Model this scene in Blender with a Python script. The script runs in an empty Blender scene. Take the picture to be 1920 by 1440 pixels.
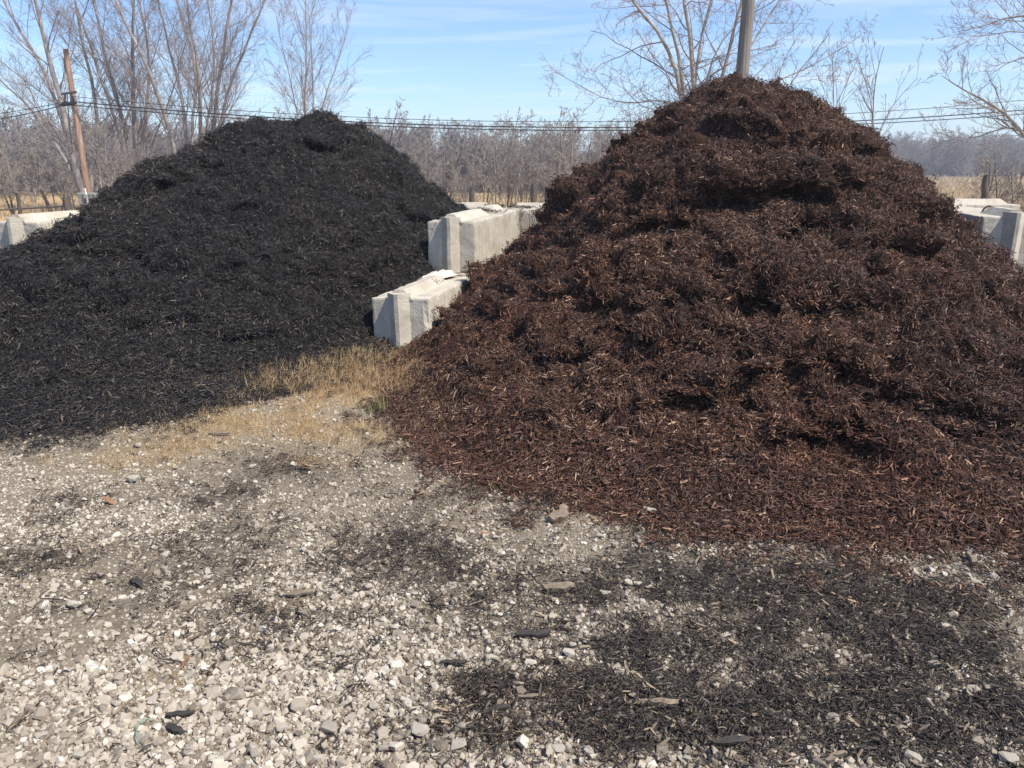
import bpy, bmesh, math, random
import numpy as np
from mathutils import Vector, Matrix

scene = bpy.context.scene
COL = scene.collection
rad = math.radians

# ------------------------------------------------------------------ camera, sky, sun, exposure
PITCH = rad(15.8); CAM_H = 1.85; FPX = 1442.0          # focal length in pixels of the 1920 wide photograph
cam_d = bpy.data.cameras.new('camera'); cam = bpy.data.objects.new('camera', cam_d); COL.objects.link(cam)
cam_d.sensor_width = 36.0; cam_d.lens = 36.0*FPX/1920.0
cam_d.clip_start = 0.05; cam_d.clip_end = 3000
cam.location = (0, 0, CAM_H); cam.rotation_euler = (math.pi/2-PITCH, 0, 0)
scene.camera = cam

SUN_EL = rad(53); SUN_AZ = math.atan2(0.86, -0.51)      # azimuth clockwise from +Y, behind the camera to the right
sun_dir = Vector((math.sin(SUN_AZ)*math.cos(SUN_EL), math.cos(SUN_AZ)*math.cos(SUN_EL), math.sin(SUN_EL)))
world = bpy.data.worlds.new('World'); scene.world = world; world.use_nodes = True
wn = world.node_tree; wn.nodes.clear()
def wnode(t, **k):
    n = wn.nodes.new(t)
    for a, v in k.items(): setattr(n, a, v)
    return n
sky = wnode('ShaderNodeTexSky', sky_type='NISHITA', sun_disc=False)
sky.sun_elevation = SUN_EL; sky.sun_rotation = SUN_AZ; sky.altitude = 200
sky.air_density = 1.0; sky.dust_density = 0.25; sky.ozone_density = 3.0
bg = wnode('ShaderNodeBackground'); bg.inputs[1].default_value = 0.125
wo = wnode('ShaderNodeOutputWorld')
# thin cirrus: streaks on a plane high above, seen by direction
tc = wnode('ShaderNodeTexCoord'); sep = wnode('ShaderNodeSeparateXYZ'); wn.links.new(tc.outputs['Generated'], sep.inputs[0])
mz = wnode('ShaderNodeMath', operation='MAXIMUM'); wn.links.new(sep.outputs['Z'], mz.inputs[0]); mz.inputs[1].default_value = 0.03
dx = wnode('ShaderNodeMath', operation='DIVIDE'); wn.links.new(sep.outputs['X'], dx.inputs[0]); wn.links.new(mz.outputs[0], dx.inputs[1])
dy = wnode('ShaderNodeMath', operation='DIVIDE'); wn.links.new(sep.outputs['Y'], dy.inputs[0]); wn.links.new(mz.outputs[0], dy.inputs[1])
cmb = wnode('ShaderNodeCombineXYZ'); wn.links.new(dx.outputs[0], cmb.inputs[0]); wn.links.new(dy.outputs[0], cmb.inputs[1])
mp = wnode('ShaderNodeMapping'); wn.links.new(cmb.outputs[0], mp.inputs['Vector'])
mp.inputs['Scale'].default_value = (0.42, 0.75, 1); mp.inputs['Rotation'].default_value = (0, 0, rad(14)); mp.inputs['Location'].default_value = (3.7, 1.3, 0)
n1 = wnode('ShaderNodeTexNoise'); wn.links.new(mp.outputs[0], n1.inputs['Vector'])
n1.inputs['Scale'].default_value = 0.9; n1.inputs['Detail'].default_value = 7; n1.inputs['Roughness'].default_value = 0.56; n1.inputs['Distortion'].default_value = 0.7
cr = wnode('ShaderNodeValToRGB'); wn.links.new(n1.outputs[0], cr.inputs[0])
cr.color_ramp.elements[0].position = 0.49; cr.color_ramp.elements[0].color = (0, 0, 0, 1)
cr.color_ramp.elements[1].position = 0.70; cr.color_ramp.elements[1].color = (0.48, 0.48, 0.48, 1)
mixc = wnode('ShaderNodeMixRGB'); mixc.inputs['Color2'].default_value = (6.2, 6.5, 6.9, 1)
hue = wnode('ShaderNodeMixRGB', blend_type='MULTIPLY'); hue.inputs[0].default_value = 1; hue.inputs['Color2'].default_value = (0.88, 0.97, 1.13, 1)
wn.links.new(sky.outputs[0], hue.inputs['Color1'])
wn.links.new(cr.outputs[0], mixc.inputs[0]); wn.links.new(hue.outputs[0], mixc.inputs['Color1'])
wn.links.new(mixc.outputs[0], bg.inputs[0]); wn.links.new(bg.outputs[0], wo.inputs[0])

sl = bpy.data.lights.new('sun', 'SUN'); sl.energy = 4.9; sl.angle = rad(0.55); sl.color = (1.0, 0.925, 0.80)
so = bpy.data.objects.new('sun', sl); COL.objects.link(so)
so.rotation_euler = sun_dir.to_track_quat('Z', 'Y').to_euler()
scene.view_settings.view_transform = 'Standard'; scene.view_settings.look = 'None'
scene.view_settings.exposure = 0.50; scene.view_settings.gamma = 1.0; scene.view_settings.use_curve_mapping = False
scene.render.engine = 'CYCLES'
scene.cycles.max_bounces = 5; scene.cycles.diffuse_bounces = 3; scene.cycles.glossy_bounces = 2
scene.cycles.use_denoising = True

# ------------------------------------------------------------------ helpers
CP, SP = math.cos(PITCH), math.sin(PITCH)
def ray(px, py):
    u = (px-960)/FPX; v = (py-720)/FPX
    return np.array([u, CP-v*SP, -SP-v*CP])
def at(px, py, Y):
    d = ray(px, py); return np.array([0, 0, CAM_H]) + d*(Y/d[1])
def ground(px, py, z=0.0):
    d = ray(px, py); return np.array([0, 0, CAM_H]) + d*((z-CAM_H)/d[2])
def smooth(x, a, b):
    t = np.clip((x-a)/(b-a), 0, 1); return t*t*(3-2*t)

_rs = np.random.RandomState(7)
_perm = np.concatenate([_rs.permutation(256)]*3)
_grad = _rs.normal(size=(256, 3)); _grad /= np.linalg.norm(_grad, axis=1)[:, None]
def perlin(p):
    p = np.asarray(p, float); i = np.floor(p).astype(int); f = p-i; i &= 255
    u = f*f*f*(f*(f*6-15)+10); out = 0
    for a in (0, 1):
        for b in (0, 1):
            for c in (0, 1):
                h = _perm[_perm[_perm[(i[..., 0]+a) & 255]+((i[..., 1]+b) & 255)]+((i[..., 2]+c) & 255)]
                g = _grad[h]; d = f-np.array([a, b, c])
                w = (u[..., 0] if a else 1-u[..., 0])*(u[..., 1] if b else 1-u[..., 1])*(u[..., 2] if c else 1-u[..., 2])
                out = out + w*(g*d).sum(-1)
    return out
def fbm(p, octv=4, gain=0.5):
    s = 0; a = 1.0
    for k in range(octv):
        s = s+a*perlin(p*(2.03**k)+k*17.3); a *= gain
    return s
def billow(p, octv=3, gain=0.5):
    s = 0; a = 1.0
    for k in range(octv):
        s = s+a*np.abs(perlin(p*(2.03**k)+k*31.7)); a *= gain
    return s

def tag(o, label=None, cat=None, group=None, kind=None):
    if label: o['label'] = label
    if cat: o['category'] = cat
    if group: o['group'] = group
    if kind: o['kind'] = kind
    return o
def empty(name, loc=(0, 0, 0), rz=0):
    o = bpy.data.objects.new(name, None); COL.objects.link(o); o.location = loc; o.rotation_euler = (0, 0, rz)
    o.empty_display_size = 0.2
    return o
def link_mesh(name, me, parent=None, link=True):
    o = bpy.data.objects.new(name, me)
    if link: COL.objects.link(o)
    if parent: o.parent = parent
    return o
def np_mesh(name, V, quads=None, tris=None, mat=None, smooth_shade=True):
    me = bpy.data.meshes.new(name)
    V = np.ascontiguousarray(V, dtype=np.float32).reshape(-1, 3)
    parts = []; tot = []
    if quads is not None and len(quads):
        q = np.asarray(quads).reshape(-1, 4); parts.append(q.ravel()); tot.append(np.full(len(q), 4))
    if tris is not None and len(tris):
        t = np.asarray(tris).reshape(-1, 3); parts.append(t.ravel()); tot.append(np.full(len(t), 3))
    me.vertices.add(len(V)); me.vertices.foreach_set('co', V.ravel())
    if parts:
        li = np.concatenate(parts).astype(np.int32); tot = np.concatenate(tot).astype(np.int32)
        me.loops.add(len(li)); me.loops.foreach_set('vertex_index', li)
        me.polygons.add(len(tot))
        me.polygons.foreach_set('loop_start', np.concatenate([[0], np.cumsum(tot)[:-1]]).astype(np.int32))
        me.polygons.foreach_set('loop_total', tot)
        me.polygons.foreach_set('use_smooth', np.full(len(tot), bool(smooth_shade)))
    me.update(calc_edges=True)
    if mat: me.materials.append(mat)
    return me
def attr(me, name, data, typ='FLOAT', dom='POINT'):
    a = me.attributes.new(name, typ, dom)
    a.data.foreach_set({'FLOAT': 'value', 'INT': 'value', 'FLOAT_VECTOR': 'vector'}[typ], np.ascontiguousarray(data, dtype=np.int32 if typ == 'INT' else np.float32).ravel())
def bm_mesh(name, bm, mat, smooth_shade=False):
    me = bpy.data.meshes.new(name); bm.to_mesh(me); bm.free()
    if smooth_shade: me.polygons.foreach_set('use_smooth', np.ones(len(me.polygons), bool))
    if mat: me.materials.append(mat)
    return me

# ---- materials
class NT:
    def __init__(s, name):
        s.m = bpy.data.materials.new(name); s.m.use_nodes = True; s.t = s.m.node_tree; s.t.nodes.clear()
        s.out = s.n('ShaderNodeOutputMaterial'); s.b = s.n('ShaderNodeBsdfPrincipled'); s.l(s.b.outputs[0], s.out.inputs[0])
    def n(s, t, **k):
        n = s.t.nodes.new(t)
        for a, v in k.items(): setattr(n, a, v)
        return n
    def l(s, a, b): s.t.links.new(a, b)
    def coord(s):
        return s.n('ShaderNodeTexCoord').outputs['Object']
    def noise(s, vec, scale, detail=4, rough=0.55, dist=0):
        n = s.n('ShaderNodeTexNoise'); s.l(vec, n.inputs['Vector'])
        n.inputs['Scale'].default_value = scale; n.inputs['Detail'].default_value = detail; n.inputs['Roughness'].default_value = rough; n.inputs['Distortion'].default_value = dist
        return n.outputs[0]
    def ramp(s, fac, *stops):
        r = s.n('ShaderNodeValToRGB'); s.l(fac, r.inputs[0]); e = r.color_ramp.elements
        while len(e) < len(stops): e.new(0.5)
        for k, (p, c) in enumerate(stops):
            e[k].position = p; e[k].color = (c, c, c, 1) if not hasattr(c, '__len__') else (*c, 1)
        return r.outputs[0]
    def mix(s, fac, a, b, mode='MIX'):
        m = s.n('ShaderNodeMixRGB', blend_type=mode)
        for v, i in ((fac, 0), (a, 1), (b, 2)):
            if hasattr(v, 'links') or hasattr(v, 'is_output'): s.l(v, m.inputs[i])
            elif hasattr(v, '__len__'): m.inputs[i].default_value = (*v, 1)
            else: m.inputs[i].default_value = v if i == 0 else (v, v, v, 1)
        return m.outputs[0]
    def math(s, op, a, b=0.0):
        m = s.n('ShaderNodeMath', operation=op)
        for v, i in ((a, 0), (b, 1)):
            if hasattr(v, 'is_output'): s.l(v, m.inputs[i])
            else: m.inputs[i].default_value = v
        return m.outputs[0]
    def attr(s, name, inst=False, vec=False):
        a = s.n('ShaderNodeAttribute', attribute_name=name, attribute_type='INSTANCER' if inst else 'GEOMETRY')
        return a.outputs['Color'] if vec else a.outputs['Fac']
    def bump(s, h, strength=0.5, dist=0.01):
        b = s.n('ShaderNodeBump'); b.inputs['Strength'].default_value = strength; b.inputs['Distance'].default_value = dist
        s.l(h, b.inputs['Height']); s.l(b.outputs[0], s.b.inputs['Normal'])
    def done(s, col, rough=0.8, spec=0.3):
        if hasattr(col, 'is_output'): s.l(col, s.b.inputs['Base Color'])
        else: s.b.inputs['Base Color'].default_value = (*col, 1)
        if hasattr(rough, 'is_output'): s.l(rough, s.b.inputs['Roughness'])
        else: s.b.inputs['Roughness'].default_value = rough
        s.b.inputs['Specular IOR Level'].default_value = spec
        return s.m

def mat_ground():
    t = NT('gravel_lot_and_field'); P = t.coord()
    big = t.noise(P, 0.9, 5); fine = t.noise(P, 38, 6, 0.7); mid = t.noise(P, 7, 5, 0.6)
    dirt = t.ramp(fine, (0.28, (0.075, 0.060, 0.043)), (0.5, (0.205, 0.168, 0.122)), (0.72, (0.36, 0.31, 0.24)))
    dust = t.mix(t.ramp(mid, (0.35, 0.0), (0.7, 0.7)), dirt, (0.285, 0.235, 0.172))
    mulch = t.ramp(fine, (0.3, (0.02, 0.0175, 0.016)), (0.55, (0.064, 0.053, 0.046)), (0.75, (0.18, 0.150, 0.122)))
    near = t.mix(t.attr('mulch_cover'), dust, mulch)
    near = t.mix(t.attr('straw_cover'), near, t.ramp(fine, (0.3, (0.13, 0.095, 0.05)), (0.7, (0.42, 0.32, 0.18))))
    f1 = t.noise(P, 0.05, 4); f2 = t.noise(P, 2.2, 6, 0.7)
    field = t.ramp(f2, (0.3, (0.22, 0.16, 0.085)), (0.55, (0.45, 0.345, 0.19)), (0.75, (0.58, 0.46, 0.27)))
    field = t.mix(t.ramp(f1, (0.4, 0.0), (0.65, 0.5)), field, (0.36, 0.26, 0.14))
    col = t.mix(t.attr('field_cover'), near, field)
    t.bump(t.math('ADD', fine, t.math('MULTIPLY', mid, 0.8)), 0.9, 0.02)
    return t.done(col, 0.95, 0.15)
def mat_stone():
    t = NT('crushed_limestone'); P = t.coord(); k = t.attr('tint', True)
    n = t.noise(P, 55, 5, 0.65); n2 = t.noise(P, 14, 3)
    c = t.ramp(k, (0.0, (0.115, 0.093, 0.071)), (0.2, (0.23, 0.192, 0.150)), (0.45, (0.378, 0.328, 0.262)), (0.75, (0.505, 0.45, 0.373)), (1.0, (0.66, 0.61, 0.53)))
    c = t.mix(t.ramp(n, (0.3, 0.45), (0.7, 0.0)), c, t.mix(0.5, c, (0.22, 0.18, 0.14)))
    c = t.mix(t.ramp(n2, (0.42, 0.0), (0.7, 0.45)), c, (0.45, 0.39, 0.31))
    t.bump(n, 0.4, 0.004)
    return t.done(c, 0.85, 0.25)
def mat_stone_thing(dark=False):
    t = NT('pale_limestone_lump'); P = t.coord()
    n = t.noise(P, 48, 6, 0.65); n2 = t.noise(P, 13, 4)
    rnd = t.n('ShaderNodeObjectInfo').outputs['Random']
    c = t.ramp(rnd, (0.0, (0.34, 0.295, 0.235)), (0.5, (0.45, 0.405, 0.335)), (1.0, (0.56, 0.515, 0.445)))
    c = t.mix(t.ramp(n2, (0.35, 0.0), (0.65, 0.75)), c, (0.34, 0.285, 0.215))
    c = t.mix(t.ramp(n, (0.3, 0.4), (0.6, 0.0)), c, (0.25, 0.21, 0.17))
    t.bump(n, 0.6, 0.006)
    return t.done(c, 0.85, 0.25)
def mat_chip(name, stops, rough=0.6, spec=0.4):
    t = NT(name); P = t.coord()
    k = t.math('ADD', t.attr('shade'), t.math('MULTIPLY', t.math('SUBTRACT', t.attr('tint', True), 0.5), 0.5))
    c = t.ramp(k, *stops)
    mpn = t.n('ShaderNodeMapping'); t.l(P, mpn.inputs['Vector']); mpn.inputs['Scale'].default_value = (1, 1, 1)
    g = t.noise(mpn.outputs[0], 120, 3, 0.6)
    c = t.mix(t.ramp(g, (0.35, 0.45), (0.65, 0.0)), c, t.mix(0.6, c, (0.0, 0.0, 0.0)))
    # drifts of browner, less freshly dyed pieces
    wpos = t.n('ShaderNodeNewGeometry').outputs['Position']; dr = t.ramp(t.noise(wpos, 0.75, 4, 0.6), (0.45, 0.0), (0.68, 0.75))
    c = t.mix(dr, c, t.mix(1.0, c, (1.28, 1.1, 0.95), 'MULTIPLY'))
    t.bump(g, 0.35, 0.002)
    return t.done(c, rough, spec)
def mat_heap(name, a, b, c3, sc=30):
    t = NT(name); P = t.coord(); n = t.noise(P, sc, 6, 0.7); n2 = t.noise(P, 3, 4)
    c = t.ramp(n, (0.3, a), (0.55, b), (0.75, c3))
    c = t.mix(t.ramp(n2, (0.35, 0.5), (0.65, 0.0)), c, a)
    t.bump(n, 1.0, 0.03)
    return t.done(c, 0.85, 0.2)
def mat_concrete(name='cast_concrete', seams=0.5):
    t = NT(name); P = t.coord()
    rnd = t.n('ShaderNodeObjectInfo').outputs['Random']
    vo = t.n('ShaderNodeVectorMath', operation='ADD'); t.l(P, vo.inputs[0])
    cmbn = t.n('ShaderNodeCombineXYZ'); t.l(t.math('MULTIPLY', rnd, 30), cmbn.inputs[0]); t.l(cmbn.outputs[0], vo.inputs[1])
    P = vo.outputs[0]
    n = t.noise(P, 3.2, 6, 0.62); nf = t.noise(P, 60, 5, 0.7); nm = t.noise(P, 15, 4)
    c = t.ramp(n, (0.25, (0.345, 0.305, 0.245)), (0.5, (0.485, 0.44, 0.365)), (0.72, (0.57, 0.53, 0.45)))
    c = t.mix(t.ramp(nf, (0.30, 0.5), (0.5, 0.0)), c, (0.28, 0.25, 0.21))
    # water streaks running down the faces
    sm = t.n('ShaderNodeMapping'); t.l(P, sm.inputs['Vector']); sm.inputs['Scale'].default_value = (1, 1, 0.06)
    st = t.noise(sm.outputs[0], 11, 4, 0.6)
    c = t.mix(t.ramp(st, (0.52, 0.0), (0.74, 0.6)), c, (0.33, 0.29, 0.23))
    sb = t.n('ShaderNodeTexWave', wave_type='BANDS', bands_direction='Y'); t.l(P, sb.inputs['Vector']); sb.inputs['Scale'].default_value = 0.85; sb.inputs['Distortion'].default_value = 0.25; sb.inputs['Detail'].default_value = 2
    seam = t.ramp(sb.outputs['Fac'], (0.0, 1.0), (0.012, 0.0))
    c = t.mix(t.math('MULTIPLY', seam, seams), c, (0.22, 0.19, 0.15))
    pits = t.n('ShaderNodeTexVoronoi'); t.l(P, pits.inputs['Vector']); pits.inputs['Scale'].default_value = 42
    pit = t.ramp(pits.outputs['Distance'], (0.06, 0.0), (0.16, 1.0))
    c = t.mix(t.math('MULTIPLY', t.math('SUBTRACT', 1.0, pit), t.ramp(nm, (0.5, 0.0), (0.6, 0.8))), c, (0.16, 0.14, 0.12))
    h = t.math('SUBTRACT', t.math('ADD', t.math('MULTIPLY', pit, 0.6), t.math('ADD', nf, nm)), t.math('MULTIPLY', seam, 1.6*seams))
    t.bump(h, 0.5, 0.010)
    return t.done(c, 0.9, 0.2)
def mat_bark(name, a, b, hi, scale=7, zs=0.25):
    t = NT(name); P = t.coord(); mpn = t.n('ShaderNodeMapping'); t.l(P, mpn.inputs['Vector']); mpn.inputs['Scale'].default_value = (1, 1, zs)
    n = t.noise(mpn.outputs[0], scale, 5, 0.65); n2 = t.noise(P, 1.1, 4)
    c = t.ramp(n, (0.3, a), (0.52, b), (0.72, hi))
    c = t.mix(t.ramp(n2, (0.45, 0.0), (0.7, 0.35)), c, hi)
    t.bump(n, 0.6, 0.02)
    return t.done(c, 0.9, 0.15)
def mat_plain(name, col, rough=0.7, spec=0.3, var=0.25, scale=12, metal=0):
    t = NT(name); P = t.coord(); n = t.noise(P, scale, 5, 0.6)
    c = t.mix(t.ramp(n, (0.3, 1.0), (0.7, 0.0)), col, tuple(x*(1-var) for x in col))
    t.b.inputs['Metallic'].default_value = metal
    t.bump(n, 0.25, 0.005)
    return t.done(c, rough, spec)
def mat_blade(name, stops):
    t = NT(name); k = t.attr('tint', True)
    k2 = t.math('ADD', t.math('MULTIPLY', k, 0.7), t.math('MULTIPLY', t.attr('shade'), 0.3))
    return t.done(t.ramp(k2, *stops), 0.75, 0.2)

M = dict(
    ground=mat_ground(), stone=mat_stone(), lump=mat_stone_thing(), concrete=mat_concrete(), concrete_key=mat_concrete('cast_concrete_key', 0.0),
    brown_base=mat_heap('dark_brown_mulch_fines', (0.016, 0.008, 0.005), (0.042, 0.020, 0.012), (0.085, 0.043, 0.026)),
    black_base=mat_heap('black_mulch_fines', (0.007, 0.0065, 0.0065), (0.016, 0.0145, 0.014), (0.034, 0.030, 0.028)),
    brown_chip=mat_chip('dark_brown_wood_chip', ((0.0, (0.018, 0.0080, 0.0050)), (0.42, (0.068, 0.0295, 0.0180)), (0.72, (0.142, 0.068, 0.042)), (0.93, (0.23, 0.130, 0.083)), (1.0, (0.40, 0.27, 0.18))), 0.62, 0.35),
    black_chip=mat_chip('black_wood_chip', ((0.0, (0.005, 0.0045, 0.0042)), (0.45, (0.016, 0.0138, 0.0125)), (0.75, (0.038, 0.032, 0.028)), (0.93, (0.070, 0.057, 0.047)), (1.0, (0.15, 0.118, 0.088))), 0.58, 0.4),
    ground_chip=mat_chip('weathered_black_wood_chip', ((0.0, (0.013, 0.0108, 0.009)), (0.45, (0.041, 0.0330, 0.0285)), (0.75, (0.088, 0.070, 0.058)), (0.94, (0.155, 0.123, 0.098)), (1.0, (0.30, 0.235, 0.165))), 0.7, 0.3),
    straw=mat_blade('dry_grass_blade', ((0.0, (0.17, 0.10, 0.052)), (0.4, (0.42, 0.28, 0.145)), (0.7, (0.62, 0.455, 0.26)), (1.0, (0.76, 0.63, 0.41)))),
    green=mat_blade('green_grass_blade', ((0.0, (0.08, 0.095, 0.04)), (0.6, (0.20, 0.19, 0.085)), (1.0, (0.42, 0.36, 0.19)))),
    corn=mat_blade('corn_stubble_stalk', ((0.0, (0.30, 0.20, 0.11)), (0.5, (0.54, 0.40, 0.23)), (1.0, (0.72, 0.59, 0.41)))),
    maple=mat_bark('grey_maple_bark', (0.18, 0.158, 0.145), (0.32, 0.282, 0.258), (0.46, 0.415, 0.385)),
    twig=mat_plain('grey_pink_twig_bark', (0.34, 0.28, 0.265), 0.85, 0.15, 0.35, 3),
    pale_bark=mat_bark('pale_flaking_bark', (0.17, 0.14, 0.115), (0.33, 0.285, 0.24), (0.52, 0.475, 0.42), 5),
    brush_bark=mat_plain('brown_grey_brush_bark', (0.37, 0.315, 0.275), 0.9, 0.12, 0.4, 4),
    dark_bark=mat_plain('dark_brush_bark', (0.14, 0.115, 0.10), 0.9, 0.12, 0.4, 4),
    far_bark=mat_plain('far_grey_bark', (0.33, 0.29, 0.27), 0.95, 0.1, 0.3, 0.6),
    pole_brown=mat_bark('brown_treated_pole_wood', (0.15, 0.085, 0.058), (0.30, 0.185, 0.13), (0.48, 0.36, 0.28), 14, 0.10),
    pole_grey=mat_bark('weathered_grey_pole_wood', (0.085, 0.072, 0.064), (0.21, 0.18, 0.158), (0.36, 0.315, 0.28), 34, 0.03),
    cable=mat_plain('black_cable_sheath', (0.018, 0.018, 0.02), 0.5, 0.4, 0.1),
    steel=mat_plain('dark_galvanised_steel', (0.06, 0.06, 0.065), 0.5, 0.5, 0.2),
    cabinet=mat_plain('grey_painted_cabinet', (0.33, 0.33, 0.29), 0.6, 0.3, 0.25, 6),
    white_post=mat_plain('white_marker_plastic', (0.78, 0.78, 0.76), 0.5, 0.4, 0.1),
    grey_post=mat_plain('grey_galvanised_post', (0.36, 0.37, 0.36), 0.5, 0.5, 0.2),
    red_box=mat_plain('red_brown_painted_box', (0.16, 0.055, 0.04), 0.65, 0.3, 0.25, 5),
    rust=mat_plain('rusted_bar', (0.10, 0.035, 0.018), 0.85, 0.3, 0.4, 30),
    rag=mat_plain('dusty_white_cloth', (0.62, 0.58, 0.52), 0.9, 0.1, 0.3, 9),
    fence=mat_bark('old_fence_wood', (0.05, 0.042, 0.036), (0.105, 0.09, 0.075), (0.19, 0.165, 0.14), 9, 0.1),
    shed_wall=mat_plain('white_shed_wall', (0.72, 0.72, 0.72), 0.6, 0.3, 0.1, 1),
    shed_roof=mat_plain('pale_shed_roof', (0.6, 0.61, 0.63), 0.5, 0.4, 0.1, 1),
    leaf=mat_plain('dead_oak_leaf', (0.30, 0.165, 0.09), 0.75, 0.2, 0.35, 40),
    pale_wood=mat_plain('grey_brown_split_wood', (0.26, 0.205, 0.15), 0.85, 0.15, 0.5, 30),
    dark_wood=mat_plain('black_dyed_split_wood', (0.060, 0.052, 0.046), 0.7, 0.3, 0.5, 30),
    strap=mat_plain('green_plastic_strap', (0.16, 0.32, 0.22), 0.45, 0.4, 0.2, 20),
)

# ---- scatter (geometry nodes) for what nobody could count
def scatter(name, P, E, S, idx, tint, protos, parent=None, label=None, cat=None):
    me = np_mesh(name, P)
    attr(me, 'eul', E, 'FLOAT_VECTOR'); attr(me, 'scl', S, 'FLOAT_VECTOR'); attr(me, 'idx', idx, 'INT'); attr(me, 'tint', tint)
    o = link_mesh(name, me, parent)
    o['kind'] = 'stuff'
    if label: o['label'] = label
    if cat: o['category'] = cat
    c = bpy.data.collections.new(name+'_shapes')
    for p in protos: c.objects.link(p)
    g = bpy.data.node_groups.new(name+'_scatter', 'GeometryNodeTree')
    g.interface.new_socket('Geometry', in_out='INPUT', socket_type='NodeSocketGeometry')
    g.interface.new_socket('Geometry', in_out='OUTPUT', socket_type='NodeSocketGeometry')
    gi = g.nodes.new('NodeGroupInput'); go = g.nodes.new('NodeGroupOutput')
    ci = g.nodes.new('GeometryNodeCollectionInfo'); ci.inputs['Collection'].default_value = c
    ci.inputs['Separate Children'].default_value = True; ci.inputs['Reset Children'].default_value = True
    ip = g.nodes.new('GeometryNodeInstanceOnPoints'); ip.inputs['Pick Instance'].default_value = True
    def na(nm, typ):
        n = g.nodes.new('GeometryNodeInputNamedAttribute'); n.data_type = typ; n.inputs['Name'].default_value = nm
        return n.outputs['Attribute']
    er = g.nodes.new('FunctionNodeEulerToRotation'); L = g.links.new
    L(na('eul', 'FLOAT_VECTOR'), er.inputs[0]); L(er.outputs[0], ip.inputs['Rotation'])
    L(na('scl', 'FLOAT_VECTOR'), ip.inputs['Scale']); L(na('idx', 'INT'), ip.inputs['Instance Index'])
    L(gi.outputs[0], ip.inputs['Points']); L(ci.outputs[0], ip.inputs['Instance']); L(ip.outputs[0], go.inputs[0])
    md = o.modifiers.new('scatter', 'NODES'); md.node_group = g
    return o
def euler_from(N, yaw):
    N = N/np.linalg.norm(N, axis=1)[:, None]
    ref = np.where(np.abs(N[:, :1]) < 0.9, np.array([[1.0, 0, 0]]), np.array([[0, 1.0, 0]]))
    X = np.cross(ref, N); X /= np.linalg.norm(X, axis=1)[:, None]; Y = np.cross(N, X)
    c, s = np.cos(yaw)[:, None], np.sin(yaw)[:, None]
    X2 = X*c+Y*s; Y2 = -X*s+Y*c
    return np.stack([np.arctan2(Y2[:, 2], N[:, 2]), -np.arcsin(np.clip(X2[:, 2], -1, 1)), np.arctan2(X2[:, 1], X2[:, 0])], 1)

def rock_bm(seed, n=16, flat=0.75, elong=1.25):
    r = random.Random(seed); bm = bmesh.new()
    for k in range(n):
        v = Vector((r.gauss(0, 1), r.gauss(0, 1), r.gauss(0, 1))).normalized()*r.uniform(0.82, 1.0)
        v = Vector([math.copysign(abs(c)**0.75, c) for c in v])
        bm.verts.new((v.x*0.5*elong, v.y*0.5, v.z*0.5*flat))
    res = bmesh.ops.convex_hull(bm, input=bm.verts)
    bmesh.ops.delete(bm, geom=[v for v in bm.verts if not v.link_faces], context='VERTS')
    return bm
def rock_protos(nm, seeds, mat):
    return [link_mesh(f'{nm}_{k:02d}', bm_mesh(nm, rock_bm(s, random.Random(s).choice((12, 15, 18)), random.Random(s+5).uniform(0.7, 1.0), random.Random(s+9).uniform(1.0, 1.35)), mat), link=False) for k, s in enumerate(seeds)]

def chip_arrays(r, L, w, th, bend=0.12, seg=2):
    """one split-wood sliver along x: cross sections with ragged, tapering ends"""
    V = []; n = seg+1
    for i in range(n):
        t = i/seg; taper = (0.35+0.65*math.sin(math.pi*(0.12+0.76*t)))*(0.8+0.4*r.random())
        z = bend*L*(0.25-(t-0.5)**2)*2+r.uniform(-.1, .1)*th
        y = r.uniform(-.25, .25)*w
        for a, b in ((-1, -1), (1, -1), (1, 1), (-1, 1)):
            V.append(((t-0.5)*L+r.uniform(-.06, .06)*L*(1 if i in (0, seg) else 0.3), y+a*w*0.5*taper, z+b*th*0.5))
    F = []
    for i in range(seg):
        b = i*4
        for k in range(4):
            F.append((b+k, b+(k+1) % 4, b+4+(k+1) % 4, b+4+k))
    F.append((3, 2, 1, 0)); e = seg*4; F.append((e, e+1, e+2, e+3))
    return np.array(V), np.array(F)
def cluster_proto(nm, k, mat, seed, n, R, Lr, wr, tilt, pale=0.03):
    r = random.Random(seed); VV = []; FF = []; SH = []; off = 0
    for c in range(n):
        L = r.uniform(*Lr)*(1.9 if r.random() < 0.09 else 1); w = r.uniform(*wr)
        V, F = chip_arrays(r, L, w, max(0.0018, w*r.uniform(.25, .5)), r.uniform(-.15, .25), 2 if L > 0.045 else 1)
        rot = Matrix.Rotation(r.uniform(0, 2*math.pi), 3, 'Z') @ Matrix.Rotation(r.gauss(0, tilt), 3, 'Y') @ Matrix.Rotation(r.uniform(-1.2, 1.2), 3, 'X')
        V = V @ np.array(rot).T
        a = r.uniform(0, 6.283); q = R*math.sqrt(r.random())
        V = V+np.array([q*math.cos(a), q*math.sin(a), r.uniform(-0.004, 0.022)])
        sh = min(1.0, max(0, r.gauss(0.45, 0.24))) if r.random() > pale else r.uniform(.85, 1.05)
        VV.append(V); FF.append(F+off); off += len(V); SH.append(np.full(len(V), sh))
    me = np_mesh(nm, np.concatenate(VV), quads=np.concatenate(FF), mat=mat, smooth_shade=False)
    attr(me, 'shade', np.concatenate(SH))
    return link_mesh(f'{nm}_{k:02d}', me, link=False)
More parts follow.
